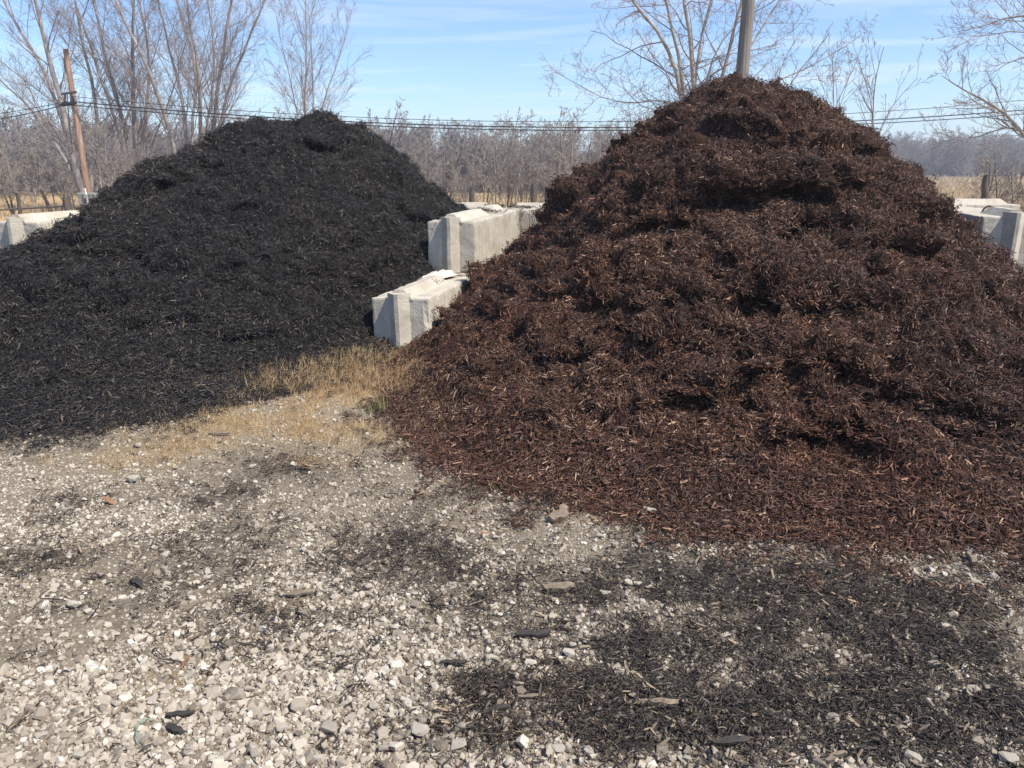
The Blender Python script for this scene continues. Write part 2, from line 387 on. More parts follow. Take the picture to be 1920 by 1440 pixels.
def tuft_proto(nm, k, mat, seed, n, h, spread, lean, w=0.003):
    r = random.Random(seed); V = []; F = []; SH = []
    for b in range(n):
        a = r.uniform(0, 6.283); q = spread*math.sqrt(r.random()); x, y = q*math.cos(a), q*math.sin(a)
        d = r.uniform(0, 6.283); ln = abs(r.gauss(0, lean)); H = h*r.uniform(.45, 1.1); ww = w*r.uniform(.7, 1.4); s0 = len(V); sh = r.random()
        px, py = -math.sin(d+1.2)*ww, math.cos(d+1.2)*ww
        for i in range(4):
            t = i/3; ang = ln*(0.5+0.9*t)
            rr = H*t*math.sin(min(ang, 1.5)); zz = H*t*math.cos(min(ang, 1.5))
            tw = 1-0.85*t
            V += [(x+rr*math.cos(d)-px*tw, y+rr*math.sin(d)-py*tw, zz), (x+rr*math.cos(d)+px*tw, y+rr*math.sin(d)+py*tw, zz)]
            SH += [sh, sh]
        for i in range(3): F.append((s0+2*i, s0+2*i+1, s0+2*i+3, s0+2*i+2))
    me = np_mesh(nm, np.array(V), quads=np.array(F), mat=mat); attr(me, 'shade', np.array(SH))
    return link_mesh(f'{nm}_{k:02d}', me, link=False)

# ------------------------------------------------------------------ layout of the bins (metres)
WD = np.array([math.sin(rad(12)), math.cos(rad(12))]); WP = np.array([WD[1], -WD[0]])     # along the dividing wall, and to its right
W0 = np.array([-1.12, 7.62])                                                              # centre of the front end of the dividing wall
BW, BH, BL = 0.61, 0.61, 1.83
def wall_st(X, Y):
    dxx, dyy = X-W0[0], Y-W0[1]
    return dxx*WP[0]+dyy*WP[1], dxx*WD[0]+dyy*WD[1]        # s (right +), t (along)

def terrain(X, Y):
    return -0.8*smooth(Y, 15, 38)-0.0*X
def lot_bumps(X, Y):
    p = np.stack([X*0.7, Y*0.7, np.zeros_like(X)], -1)
    return 0.03*fbm(p, 3)*smooth(Y, 1.0, 3)*(1-smooth(Y, 12, 16))

# ---- ground-cover masks, as patches lying on the lot (photo pixel of the patch centre -> ground point, radius in m)
def blobs(L):
    return [(ground(px, py)[:2], rx, ry, s) for px, py, rx, ry, s in L]
MULCH = blobs([(1330, 1150, .75, .42, 1.1), (1560, 1190, .8, .45, 1.1), (1120, 1330, .38, .22, 1.1), (900, 1295, .20, .14, 1.2), (1010, 1370, .32, .14, 1.0), (1760, 1260, .5, .3, .9), (1890, 1330, .35, .3, 1.1), (1350, 1330, .45, .25, .9), (1180, 1045, .45, .25, .7), (1480, 1060, .7, .28, .8), (1730, 1110, .8, .25, .7), (1000, 1195, .14, .1, .5), (1560, 1400, .5, .12, .5),
               (960, 935, .45, .35, .55), (780, 900, .5, .5, .45), (560, 880, .55, .35, .35), (500, 1010, .6, .3, .6), (350, 1110, .6, .25, .38), (700, 1050, .6, .3, .48), (150, 1050, .5, .2, .38), (900, 1130, .3, .2, .4), (420, 940, .6, .25, .4), (800, 1010, .45, .25, .3), (760, 790, .3, .5, .5), (330, 800, .5, .3, .3), (90, 820, .8, .3, .4), (560, 1000, .3, .2, .3), (250, 960, .5, .25, .48), (1240, 990, .5, .25, .5), (60, 1130, .5, .3, .18), (620, 1180, .45, .2, .42)])
STRAW = blobs([(640, 720, .85, .75, 1.3), (540, 745, .6, .5, 1.0), (690, 672, .45, .4, .6), (480, 790, .6, .35, .9), (600, 800, .6, .35, .75), (380, 830, .5, .28, .5), (270, 860, .4, .2, .3), (700, 770, .35, .35, .7), (580, 870, .25, .15, .35), (860, 940, .35, .2, .4), (1180, 965, .3, .1, .35), (330, 1270, .16, .1, .6), (620, 1130, .2, .1, .3), (480, 1380, .12, .08, .3)])
DUST = blobs([(100, 1190, .42, .2, 1.0), (230, 1130, .3, .14, .7), (960, 1160, .2, .12, .9), (850, 1120, .3, .2, .6), (690, 950, .35, .25, .5), (1050, 1080, .3, .15, .5), (300, 1030, .4, .16, .5), (740, 1250, .12, .1, .3)])
def cover(X, Y, L, seed, jag=1.25):
    p = np.stack([X, Y, np.full_like(X, seed*3.1)], -1)
    n = fbm(p*1.7, 4, 0.6); wx = X+0.22*perlin(p*2.3+5); wy = Y+0.16*perlin(p*2.3+9)
    m = 0*X
    for (c, rx, ry, s) in L:
        d = ((wx-c[0])/rx)**2+((wy-c[1])/ry)**2
        m = np.maximum(m, s*np.exp(-0.8*d))
    return np.clip(m*(1+jag*n*1.6), 0, 1.2)

# ------------------------------------------------------------------ ground sheet
def axis(lo, hi, step, far_lo, far_hi, g=1.16):
    a = list(np.arange(lo, hi+1e-6, step)); s = step
    while a[-1] < far_hi: s *= g; a.append(a[-1]+s)
    s = step; b = [lo]
    while b[-1] > far_lo: s *= g; b.append(b[-1]-s)
    return np.array(b[:0:-1]+a)
gx = axis(-7, 6, 0.055, -700, 700); gy = axis(1.0, 10.5, 0.055, -250, 1200)
GX, GY = np.meshgrid(gx, gy); GZ = terrain(GX, GY)+lot_bumps(GX, GY)
ny, nx = GX.shape
I = np.arange(nx*ny).reshape(ny, nx)
me = np_mesh('ground', np.stack([GX, GY, GZ], -1), quads=np.stack([I[:-1, :-1], I[:-1, 1:], I[1:, 1:], I[1:, :-1]], -1), mat=M['ground'])
fx, fy = GX.ravel(), GY.ravel()
attr(me, 'mulch_cover', np.clip(cover(fx, fy, MULCH, 1), 0, 1)*0.9); attr(me, 'straw_cover', np.clip(cover(fx, fy, STRAW, 2), 0, 1)*0.8)
wob = 1.2*fbm(np.stack([fx*0.3, fy*0.3, 0*fx], -1), 3)
attr(me, 'field_cover', smooth(fy+wob, 14.5, 18))
ground_o = tag(link_mesh('ground', me), 'gravel lot running back into dry tan fields', kind='structure')

def ground_z(X, Y): return terrain(X, Y)+lot_bumps(X, Y)

# ------------------------------------------------------------------ mulch heaps
PROF_T = np.array([0, .06, .12, .2, .3, .4, .5, .63, .8, .9, 1.0, 1.3])
def make_prof(v): return np.array(v)
def heap_fn(X, Y, c0, c1, H, phi_deg, Rr, prof):
    c0 = np.array(c0); c1 = np.array(c1); ax = c1-c0; L2 = (ax**2).sum()
    k = np.clip(((X-c0[0])*ax[0]+(Y-c0[1])*ax[1])/max(L2, 1e-9), 0, 1)
    dx_, dy_ = X-(c0[0]+k*ax[0]), Y-(c0[1]+k*ax[1])
    r = np.hypot(dx_, dy_); phi = np.degrees(np.arctan2(dx_, -dy_))
    ph = np.arange(-180, 181, 2.0)
    o = np.argsort(phi_deg); pd = np.array(phi_deg)[o]; rv = np.array(Rr)[o]
    pp = np.concatenate([pd-360, pd, pd+360]); rr = np.concatenate([rv]*3)
    R = np.interp(ph, pp, rr)
    ker = np.hanning(9); ker /= ker.sum()
    Rp = np.convolve(np.concatenate([R[-9:-1], R, R[1:9]]), ker, 'same')[8:-8]
    t = r/np.interp(phi, ph, Rp)
    return H*np.interp(t, PROF_T, prof)

BROWN = dict(c0=(2.75, 9.9), c1=(3.05, 10.0), H=2.79,
             phi_deg=[-180, -130, -100, -80, -57.7, -48.4, -31, -23.5, -13.8, -3, 5, 12, 20, 40, 60, 78, 92, 110, 140],
             Rr=[3.4, 3.4, 3.72, 3.9, 4.75, 5.08, 6.05, 6.25, 6.4, 6.52, 6.28, 5.85, 5.2, 4.25, 3.75, 3.6, 3.6, 3.6, 3.5],
             prof=make_prof([1, .985, .955, .885, .785, .67, .535, .36, .165, .075, 0, -.1]))
BLACK = dict(c0=(-3.4, 12.1), c1=(-2.75, 12.0), H=2.5,
             phi_deg=[-180, -120, -90, -60, -40, -21, -5, 5, 13.5, 24.7, 45, 60, 80, 100, 140],
             Rr=[3.8, 2.85, 2.8, 3.3, 5.5, 7.4, 6.8, 6.2, 5.3, 4.5, 3.9, 3.6, 3.6, 3.6, 3.6],
             prof=make_prof([1, .985, .955, .88, .775, .65, .52, .36, .165, .07, 0, -.1]))

def march(px, py, fn):
    d = ray(px, py); ts = np.linspace(2, 16, 1400); P = np.array([0, 0, CAM_H])+ts[:, None]*d
    z = fn(P[:, 0], P[:, 1]); k = np.argmax(P[:, 2] < z)
    return P[k]
def build_heap(par, X, Y, amp, ledge, pockets, side, seed):
    """height field + outward clumps, ledges and dug pockets whose lips overhang"""
    fn = lambda a, b: heap_fn(a, b, **par)
    GX, GY = np.meshgrid(X, Y); Z = fn(GX, GY)
    e = 0.08
    hx = (fn(GX+e, GY)-fn(GX-e, GY))/(2*e); hy = (fn(GX, GY+e)-fn(GX, GY-e))/(2*e)
    nrm = np.stack([-hx, -hy, np.ones_like(hx)], -1); nrm /= np.linalg.norm(nrm, axis=-1)[..., None]
    hz = np.stack([-hx, -hy], -1); hl = np.linalg.norm(hz, axis=-1)[..., None]; hz = hz/np.maximum(hl, 1e-4)
    hz = hz*np.minimum(1, hl/0.15)
    P = np.stack([GX, GY, Z], -1); S = P+np.array([seed*11.3, 0, 0])
    fade = smooth(Z, 0.0, 0.45)
    warp = 0.35*np.stack([perlin(S*0.9+3), perlin(S*0.9+40), perlin(S*0.9+77)], -1)
    Q = S+warp
    clump = (billow(Q*np.array([1.0, 1.0, 1.35])*1.15, 3, 0.55)-0.33)*amp[0]+(billow(Q*3.4, 3, 0.6)-0.3)*amp[1]+billow(S*11, 2, 0.6)*amp[2]
    broad = fbm(S*0.45, 3)*amp[3]
    off = clump+broad; off = off-off[fade > 0.95].mean()
    P = P+nrm*(off*fade)[..., None]
    # ledges: material slumped in shelves, each with a steep or hanging face
    q = P[..., 2]*2.1+1.5*fbm(Q*0.75, 3)+0.35*perlin(Q*2.5)
    saw = q-np.floor(q); saw = np.where(saw < 0.8, saw/0.8, (1-saw)/0.2)
    mask = smooth(fbm(S*0.8+50, 3), -0.15, 0.35)
    P[..., :2] += hz*(ledge*fade*mask*(saw-0.5))[..., None]
    q2 = P[..., 2]*5.3+1.6*fbm(Q*1.6+9, 3); saw2 = q2-np.floor(q2); saw2 = np.where(saw2 < 0.78, saw2/0.78, (1-saw2)/0.22)
    mask2 = smooth(fbm(S*1.5+90, 3), -0.1, 0.4)
    P[..., :2] += hz*(ledge*0.4*fade*mask2*(saw2-0.5))[..., None]
    for (px, py, w, h, dep) in pockets:
        c = march(px, py, fn); i = np.argmin((GX-c[0])**2+(GY-c[1])**2); hv = hz.reshape(-1, 2)[i]
        tv = np.array([-hv[1], hv[0]])
        ddx, ddy = P[..., 0]-c[0], P[..., 1]-c[1]
        a = (ddx*tv[0]+ddy*tv[1])/w; near = np.exp(-((ddx*hv[0]+ddy*hv[1])/1.1)**4)
        b = (P[..., 2]-c[2]+0.12*perlin(S*3.0)+0.2*h*perlin(S*6.0))/h
        a = a+0.35*perlin(S*3.3+21)
        prof = np.clip(1-a*a, 0, 1)**0.7*np.where(b < 0.55, np.clip((b+1)/1.55, 0, 1)**1.2, np.clip(1-(b-0.55)/0.22, 0, 1))
        P[..., :2] -= hv*(dep*prof*near)[..., None]
    return P, Z
def heap_objects(name, label, cat, par, X, Y, amp, ledge, pockets, side, seed, base_mat, protos, n_clusters, chip_name, chip_label):
    P, Z = build_heap(par, X, Y, amp, ledge, pockets, side, seed)
    s, t = wall_st(P[..., 0], P[..., 1])
    if side > 0: cut = (s < BW/2-0.12) & (t > 0.03)
    else: cut = (s > -BW/2+0.12) & (t > 0.03)
    keep = (P[..., 2] > -0.05) & ~cut
    ny, nx = Z.shape; I = np.arange(nx*ny).reshape(ny, nx)
    q = np.stack([I[:-1, :-1], I[:-1, 1:], I[1:, 1:], I[1:, :-1]], -1).reshape(-1, 4)
    kf = keep.ravel()[q].all(1); q = q[kf]
    used = np.unique(q); rm = np.full(nx*ny, -1); rm[used] = np.arange(len(used))
    V = P.reshape(-1, 3)[used]; q = rm[q]
    me = np_mesh(name, V, quads=q, mat=base_mat)
    root = tag(link_mesh(name, me), label, cat)
    # chips over the camera-side surface
    c = V[q].mean(1); N = np.cross(V[q[:, 2]]-V[q[:, 0]], V[q[:, 3]]-V[q[:, 1]]); A = np.linalg.norm(N, axis=1)/2; N = N/np.maximum(np.linalg.norm(N, axis=1), 1e-9)[:, None]
    vd = np.array([0, 0, CAM_H])-c; dist = np.linalg.norm(vd, axis=1); facing = (N*vd).sum(1)/dist
    s, t = wall_st(c[:, 0], c[:, 1])
    okw = ((s > BW/2-0.02) | (t < 0)) if side > 0 else ((s < -BW/2+0.02) | (t < 0))
    w = A*np.where(facing > -0.35, 1, 0.12)*okw*np.clip((7.0/dist), 0.7, 1.5)
    r = np.random.RandomState(seed); f = r.choice(len(q), n_clusters, p=w/w.sum())
    uv = r.rand(n_clusters, 2); a, b, cc, d = (V[q[f, k]] for k in range(4))
    u, v = uv[:, :1], uv[:, 1:]
    pts = a*(1-u)*(1-v)+b*u*(1-v)+cc*u*v+d*(1-u)*v
    nn = N[f]+r.normal(0, 0.16, (n_clusters, 3)); nn /= np.linalg.norm(nn, axis=1)[:, None]
    pts = pts+N[f]*r.uniform(-0.006, 0.008, (n_clusters, 1))
    patch = perlin(pts*1.3+seed)*0.35+perlin(pts*0.5+seed*3)*0.3
    scl = r.uniform(.7, 1.2, (n_clusters, 1))*np.ones((1, 3))
    scatter(chip_name, pts, euler_from(nn, r.uniform(0, 6.283, n_clusters)), scl, r.randint(0, len(protos), n_clusters), np.clip(0.5+patch+r.normal(0, .12, n_clusters), 0, 1), protos, root, chip_label)
    return root, V, q
brown_protos = [cluster_proto('brown_chip_clump', k, M['brown_chip'], 100+k, 26, 0.085, (0.012, 0.046), (0.0036, 0.0115), 0.26, 0.02) for k in range(12)]
black_protos = [cluster_proto('black_chip_clump', k, M['black_chip'], 200+k, 25, 0.085, (0.012, 0.044), (0.0034, 0.0105), 0.24, 0.012) for k in range(10)]

_rp = random.Random(19)
bx = np.concatenate([np.arange(-2.2, 7.2, 0.026), np.arange(7.2, 9, 0.08)]); by = np.concatenate([np.arange(2.9, 11.0, 0.026), np.arange(11.0, 14.5, 0.09)])
brown_o, bV, bq = heap_objects('mulch_heap', 'tall dark brown shredded mulch heap with dug hollows, in front of the grey pole', 'mulch heap', BROWN, bx, by,
    (0.38, 0.27, 0.065, 0.10), 0.24,
    [(1440, 385, .60, .26, .45), (1330, 235, .3, .12, .2), (1215, 440, .4, .15, .40), (1510, 710, .42, .10, .35), (1275, 770, .25, .08, .25), (1700, 785, .3, .08, .28), (1160, 640, .3, .09, .25), (1530, 590, .5, .1, .28), (1070, 600, .25, .1, .25), (1650, 300, .4, .14, .3), (1340, 640, .22, .07, .2), (1080, 480, .3, .12, .3), (1860, 850, .25, .08, .25), (1240, 560, .35, .09, .25), (1700, 480, .35, .1, .25)]+[(_rp.uniform(930, 1890), _rp.uniform(330, 900), _rp.uniform(.12, .34), _rp.uniform(.07, .15), _rp.uniform(.20, .42)) for _ in range(42)],
    1, 1, M['brown_base'], brown_protos, 25000, 'wood_chips', 'dark brown shredded wood chips covering the heap')
kx = np.concatenate([np.arange(-9.5, -7.0, 0.06), np.arange(-7.0, 0.6, 0.03)]); ky = np.concatenate([np.arange(4.2, 12.8, 0.03), np.arange(12.8, 16.5, 0.1)])
black_o, kV, kq = heap_objects('mulch_heap', 'broad black mulch heap with a flat top behind the dry grass patch', 'mulch heap', BLACK, kx, ky,
    (0.27, 0.18, 0.05, 0.09), 0.17,
    [(325, 365, .30, .20, .34), (615, 290, .30, .16, .28), (390, 325, .28, .13, .2), (300, 620, .3, .12, .12), (440, 400, .25, .1, .1)]+[(_rp.uniform(60, 720), _rp.uniform(330, 650), _rp.uniform(.10, .28), _rp.uniform(.06, .12), _rp.uniform(.08, .18)) for _ in range(18)],
    -1, 2, M['black_base'], black_protos, 20000, 'wood_chips', 'black shredded wood chips covering the heap')

# ------------------------------------------------------------------ concrete blocks
def rough_box(lx, ly, lz, bev=0.022, seed=0, cuts=0.06, amp=0.006):
    bm = bmesh.new(); bmesh.ops.create_cube(bm, size=1, matrix=Matrix.Diagonal((lx, ly, lz, 1)))
    for axis_i, ln in ((0, lx), (1, ly), (2, lz)):
        n = max(1, int(ln/cuts))
        for k in range(1, n):
            co = Vector((0, 0, 0)); co[axis_i] = -ln/2+ln*k/n; no = Vector((0, 0, 0)); no[axis_i] = 1
            bmesh.ops.bisect_plane(bm, geom=bm.verts[:]+bm.edges[:]+bm.faces[:], plane_co=co, plane_no=no)
    sharp = [e for e in bm.edges if len(e.link_faces) == 2 and e.link_faces[0].normal.dot(e.link_faces[1].normal) < 0.5]
    bmesh.ops.bevel(bm, geom=sharp, offset=bev, segments=2, profile=0.6, affect='EDGES')
    V = np.array([v.co[:] for v in bm.verts]); h = np.array([lx, ly, lz])/2
    edge = (np.abs(V) > h-bev*1.6).sum(1) >= 2
    d = np.stack([perlin(V*9+seed*7.7+k*33) for k in range(3)], 1)*amp + np.stack([perlin(V*23+seed*3.3+k*13) for k in range(3)], 1)*amp*0.7
    chip = np.clip(perlin(V*6+seed*5.1)-0.07, 0, 1)*0.09*edge
    V = V+d-(V/np.maximum(np.linalg.norm(V, axis=1), 1e-6)[:, None])*chip[:, None]
    for v, c in zip(bm.verts, V): v.co = c
    bm.normal_update()
    return bm
def prism(profile, length, taper0=0.0, taper1=0.0, seed=0, n=12, amp=0.006):
    """profile: (x, z) points, swept along y 0..length; tapers cut the ends back at the top"""
    pts = np.array(profile); zmax = pts[:, 1].max(); zmin = pts[:, 1].min(); V = []
    for i in range(n+1):
        for (x, z) in pts:
            k = (z-zmin)/(zmax-zmin); y0, y1 = taper0*k, length-taper1*k
            V.append((x, y0+(y1-y0)*i/n, z))
    V = np.array(V); m = len(pts)
    V = V+np.stack([perlin(V*9+seed*4.7+k*19) for k in range(3)], 1)*amp
    F = [(i*m+k, i*m+(k+1) % m, (i+1)*m+(k+1) % m, (i+1)*m+k) for i in range(n) for k in range(m)]
    bm = bmesh.new(); bv = [bm.verts.new(v) for v in V]
    for f in F: bm.faces.new([bv[k] for k in f])
    bm.faces.new([bv[k] for k in range(m)][::-1]); bm.faces.new([bv[n*m+k] for k in range(m)])
    bmesh.ops.recalc_face_normals(bm, faces=bm.faces[:])
    return bm
def arc_tube(R, r, n=10, s=6, drop=0.05):
    P = [(-R, 0, -drop)]+[(R*math.cos(math.pi-math.pi*i/n), 0, R*math.sin(math.pi*i/n)) for i in range(n+1)]+[(R, 0, -drop)]
    return tube_arrays(np.array(P)[None], np.full((1, len(P)), r), s)
def tube_arrays(P, Rr, s):
    """P (K,n,3) polylines, Rr (K,n) radii -> vertices, quads"""
    K, n, _ = P.shape
    T = np.gradient(P, axis=1); T /= np.maximum(np.linalg.norm(T, axis=2), 1e-9)[..., None]
    Tm = P[:, -1]-P[:, 0]; Tm = Tm/np.maximum(np.linalg.norm(Tm, axis=1), 1e-9)[:, None]
    ref = np.where(np.abs(Tm[:, 2:3]) < 0.75, np.array([[0, 0, 1.0]]), np.array([[0.6, 0.8, 0]]))[:, None, :]
    U = np.cross(T, ref); U /= np.maximum(np.linalg.norm(U, axis=2), 1e-9)[..., None]; W = np.cross(T, U)
    a = np.arange(s)*2*math.pi/s
    V = P[:, :, None, :]+Rr[:, :, None, None]*(np.cos(a)[None, None, :, None]*U[:, :, None, :]+np.sin(a)[None, None, :, None]*W[:, :, None, :])
    I = np.arange(K*n*s).reshape(K, n, s); J = np.roll(I, -1, axis=2)
    F = np.stack([I[:, :-1], I[:, 1:], J[:, 1:], J[:, :-1]], -1).reshape(-1, 4)
    return V.reshape(-1, 3), F

_bk = [0]
def concrete_block(center, base_z, ang, label, ridge=(0.0, 0.28), tongue=False, loop=None, L=BL, W=BW, H=BH, group=None, tilt=(0, 0)):
    """center = middle of the block's footprint; its length runs along local y"""
    _bk[0] += 1; k = _bk[0]
    o = link_mesh('concrete_block', bm_mesh('concrete_block', rough_box(W-0.006, L-0.012, H-0.004, seed=k), M['concrete'], False))
    o.location = (center[0], center[1], base_z+H/2); o.rotation_euler = (tilt[0], tilt[1], -ang)
    tag(o, label, 'concrete block', group)
    if ridge is not None:
        r = link_mesh('top_ridge', bm_mesh('top_ridge', prism([(-0.15, -0.02), (0.15, -0.02), (0.045, 0.082), (-0.045, 0.082)], L-ridge[0]-ridge[1], 0.01+0.09*(ridge[0] > 0.02), 0.11, k), M['concrete_key']), o)
        r.location = (0, -L/2+ridge[0], H/2)
    if tongue:
        g = link_mesh('end_tongue', bm_mesh('end_tongue', prism([(-0.13, -0.02), (0.115, -0.02), (0.018, 0.10), (-0.022, 0.10)], H+0.05, 0.0, 0.0, k+50), M['concrete_key']), o)
        g.location = (0, -L/2, -H/2); g.rotation_euler = (math.pi/2, 0, 0)
        g.matrix_local = Matrix.Translation((0, -L/2, -H/2+0.0)) @ Matrix(((1, 0, 0), (0, 0, -1), (0, 1, 0))).to_4x4()
    if loop is not None:
        V, F = arc_tube(0.075, 0.011)
        lo = link_mesh('lifting_loop', np_mesh('lifting_loop', V, quads=F, mat=M['rust']), o)
        lo.location = (0.02, -L/2+loop, H/2+0.004); lo.rotation_euler = (0.25, 0, 0.35)
    return o
AW = rad(12)
def wp(t, s=0.0): p = W0+WD*t+WP*s; return p
concrete_block(wp(BL/2), -0.035, AW, 'front block of the middle wall, lower course, with a cloth on top', (0.0, 0.55), True, tilt=(rad(-0.6), rad(-1.4)))
concrete_block(wp(BL*1.5), -0.01, AW, 'lower course block of the middle wall, under the raised front block', None)
concrete_block(wp(BL*2.25, 0), -0.01, AW, 'lower course block of the middle wall, half buried beside the brown mulch', None, L=BL*0.5-0.01)
concrete_block(wp(BL*1.5+0.02), BH-0.005, AW, 'raised block of the middle wall with a broad tongue on its lit end', (0.0, 0.42), True)
concrete_block(wp(BL*2.25+0.03, -0.012), BH+0.004, AW, 'short upper block of the middle wall meeting the back wall', (0.10, 0.25), False, L=BL*0.5)
# back wall: across both bins, behind the middle wall
bt = BL*2.5+BW/2+0.05
for (s_, lab) in ((-1.05, 'back wall block showing beside the black heap, upper course'), (0.80, 'back wall block left of the brown heap, upper course, meeting the middle wall')):
    concrete_block(wp(bt, s_), BH, AW-math.pi/2, lab, (0.1, 0.2))
    concrete_block(wp(bt, s_), 0, AW-math.pi/2, lab.replace('upper', 'lower'), None)
# left wall, beyond the black heap
def lw(t, s=0.0): return np.array([-5.86, 9.25])+WD*t+WP*s
concrete_block(lw(BL/2), BH, AW, 'end block of the left wall with a tongued end, above the black mulch', (0.0, 0.75), True, loop=1.28)
concrete_block(lw(BL/2), 0, AW, 'lower block under the end block of the left wall', None)
concrete_block(lw(BL*1.5+.02), BH, AW, 'second block of the left wall, beside the utility cabinet', (0.12, 0.25))
concrete_block(lw(BL*1.5+.02), 0, AW, 'lower block of the left wall under the second block', None)
# right wall
def rw(t, s=0.0): return np.array([5.93, 9.25])+WD*t+WP*s
concrete_block(rw(BL/2), BH+0.06, AW, 'end block of the right wall with bright tongue and rusty loop', (0.0, 1.05), True, loop=0.95, W=0.70)
concrete_block(rw(BL/2), 0.05, AW, 'lower block under the end block of the right wall', None, True, W=0.70)
concrete_block(rw(BL*1.5+.02), BH+0.06, AW, 'second block of the right wall, behind the rusty loop', (0.12, 0.3), W=0.70)
concrete_block(rw(BL*1.5+.02), 0.05, AW, 'lower block of the right wall under the second block', None, W=0.70)
e = at(1916, 373, 13.6)
concrete_block((e[0]-BL/2, 13.9), e[2]-0.09-BH, math.pi/2, 'far upper block right of the brown heap, end showing before the stubble', (0.0, 0.1))
concrete_block((e[0]-BL/2, 13.9), e[2]-0.09-2*BH, math.pi/2, 'far lower block right of the brown heap, before the corn stubble', None)
concrete_block((e[0]-BL*1.5-0.02, 13.9), e[2]-0.10-BH, math.pi/2, 'far block behind the brown heap, next along from the right end', (0.1, 0.1))

# cloth on the lower block
def cloth():
    n, m = 26, 14; u, v = np.meshgrid(np.linspace(-1, 1, n), np.linspace(-1, 1, m))
    p = np.stack([u*1.4, v*1.0, 0*u], -1)
    z = 0.055*np.clip(1-v*v, 0, 1)*np.clip(1-u**4, 0, 1)+0.07*np.abs(perlin(p*2.1+3))+0.03*np.abs(perlin(p*5+9))
    z *= 1-0.8*smooth(np.maximum(np.abs(u), np.abs(v)), .75, 1.0)
    X = u*0.30+0.03*perlin(p*2+7); Y = v*0.10+0.02*perlin(p*2+19)
    V = np.stack([X, Y, z+0.004], -1).reshape(-1, 3); I = np.arange(n*m).reshape(m, n)
    return np_mesh('crumpled_cloth', V, quads=np.stack([I[:-1, :-1], I[:-1, 1:], I[1:, 1:], I[1:, :-1]], -1), mat=M['rag'])
cl = tag(link_mesh('crumpled_cloth', cloth()), 'crumpled white cloth lying on the lower front block', 'cloth')
c_ = wp(1.42, -0.03); cl.location = (c_[0], c_[1], BH-0.035+0.022); cl.rotation_euler = (0, 0, math.pi/2-AW-0.25)

# crumbs of mulch spilled on the wall tops
_r = np.random.RandomState(91); cp_ = []
for (t0, t1, s0, s1, z, n) in ((BL*2-.45, BL*2+.12, -.28, .28, 2*BH+.012, 26), (BL*2.5-.25, BL*2.5+.5, -.3, .5, 2*BH+.012, 40), (bt-.25, bt+.25, .55, 1.9, 2*BH+.015, 34), (.9, 1.25, -.28, .1, BH-.02, 9), (BL+.02, BL+.5, -.28, -.1, 2*BH+.01, 4)):
    for _ in range(n):
        p_ = wp(_r.uniform(t0, t1), _r.uniform(s0, s1)); cp_.append((p_[0], p_[1], z+_r.uniform(0, .03)))
cp_ = np.array(cp_); n = len(cp_)
scatter('mulch_crumbs', cp_, np.stack([_r.normal(0, .2, n), _r.normal(0, .2, n), _r.uniform(0, 6.28, n)], 1), _r.uniform(.5, 1.1, (n, 1))*np.ones((1, 3)), _r.randint(0, 10, n), _r.rand(n), [p.copy() for p in black_protos], None, 'crumbs of dark mulch spilled on the tops of the middle and back walls', 'mulch')

# ------------------------------------------------------------------ trees
UP = np.array([0, 0, 1.0])
def grow(rs, P0, D, L, n, wig, up):
    K = len(P0); P = np.zeros((K, n+1, 3)); P[:, 0] = P0; d = D.copy()
    for i in range(n):
        d = d+rs.normal(0, wig, (K, 3))+UP*up; d /= np.linalg.norm(d, axis=1)[:, None]
        P[:, i+1] = P[:, i]+d*(L/n)[:, None]
    return P
def sample(P, t):
    K, n, _ = P.shape; x = t*(n-1); i = np.clip(np.floor(x).astype(int), 0, n-2); f = (x-i)[..., None]
    k = np.arange(K)[:, None]
    return P[k, i]*(1-f)+P[k, i+1]*f, P[k, i+1]-P[k, i]
def children(rs, P, Lp, R, per, t0, t1, ang, lf, wig, up, n, rf, rmin, flat=0.0):
    K = len(P); t = t0+(t1-t0)*(np.arange(per)[None, :]+rs.rand(K, per))/per
    pos, tan = sample(P, t); tan = tan/np.maximum(np.linalg.norm(tan, axis=2), 1e-9)[..., None]
    q = rs.normal(size=tan.shape); q[..., 2] *= (1-flat)
    q -= (q*tan).sum(-1, keepdims=True)*tan; q /= np.linalg.norm(q, axis=2)[..., None]
    a = np.radians(rs.uniform(ang[0], ang[1], (K, per)))[..., None]
    D = tan*np.cos(a)+q*np.sin(a)
    L = (Lp[:, None]*(1-0.55*t)*rs.uniform(lf[0], lf[1], (K, per)))
    x = t*(R.shape[1]-1); i = np.clip(np.floor(x).astype(int), 0, R.shape[1]-2); f = x-i; kk = np.arange(K)[:, None]
    r = np.maximum((R[kk, i]*(1-f)+R[kk, i+1]*f)*rf, rmin)
    pos, D, L, r = pos.reshape(-1, 3), D.reshape(-1, 3), L.ravel(), r.ravel()
    PP = grow(rs, pos, D, L, n, wig, up)
    RR = np.maximum(r[:, None]*np.linspace(1, 0.35, n+1)[None, :], rmin*0.8)
    return PP, L, RR
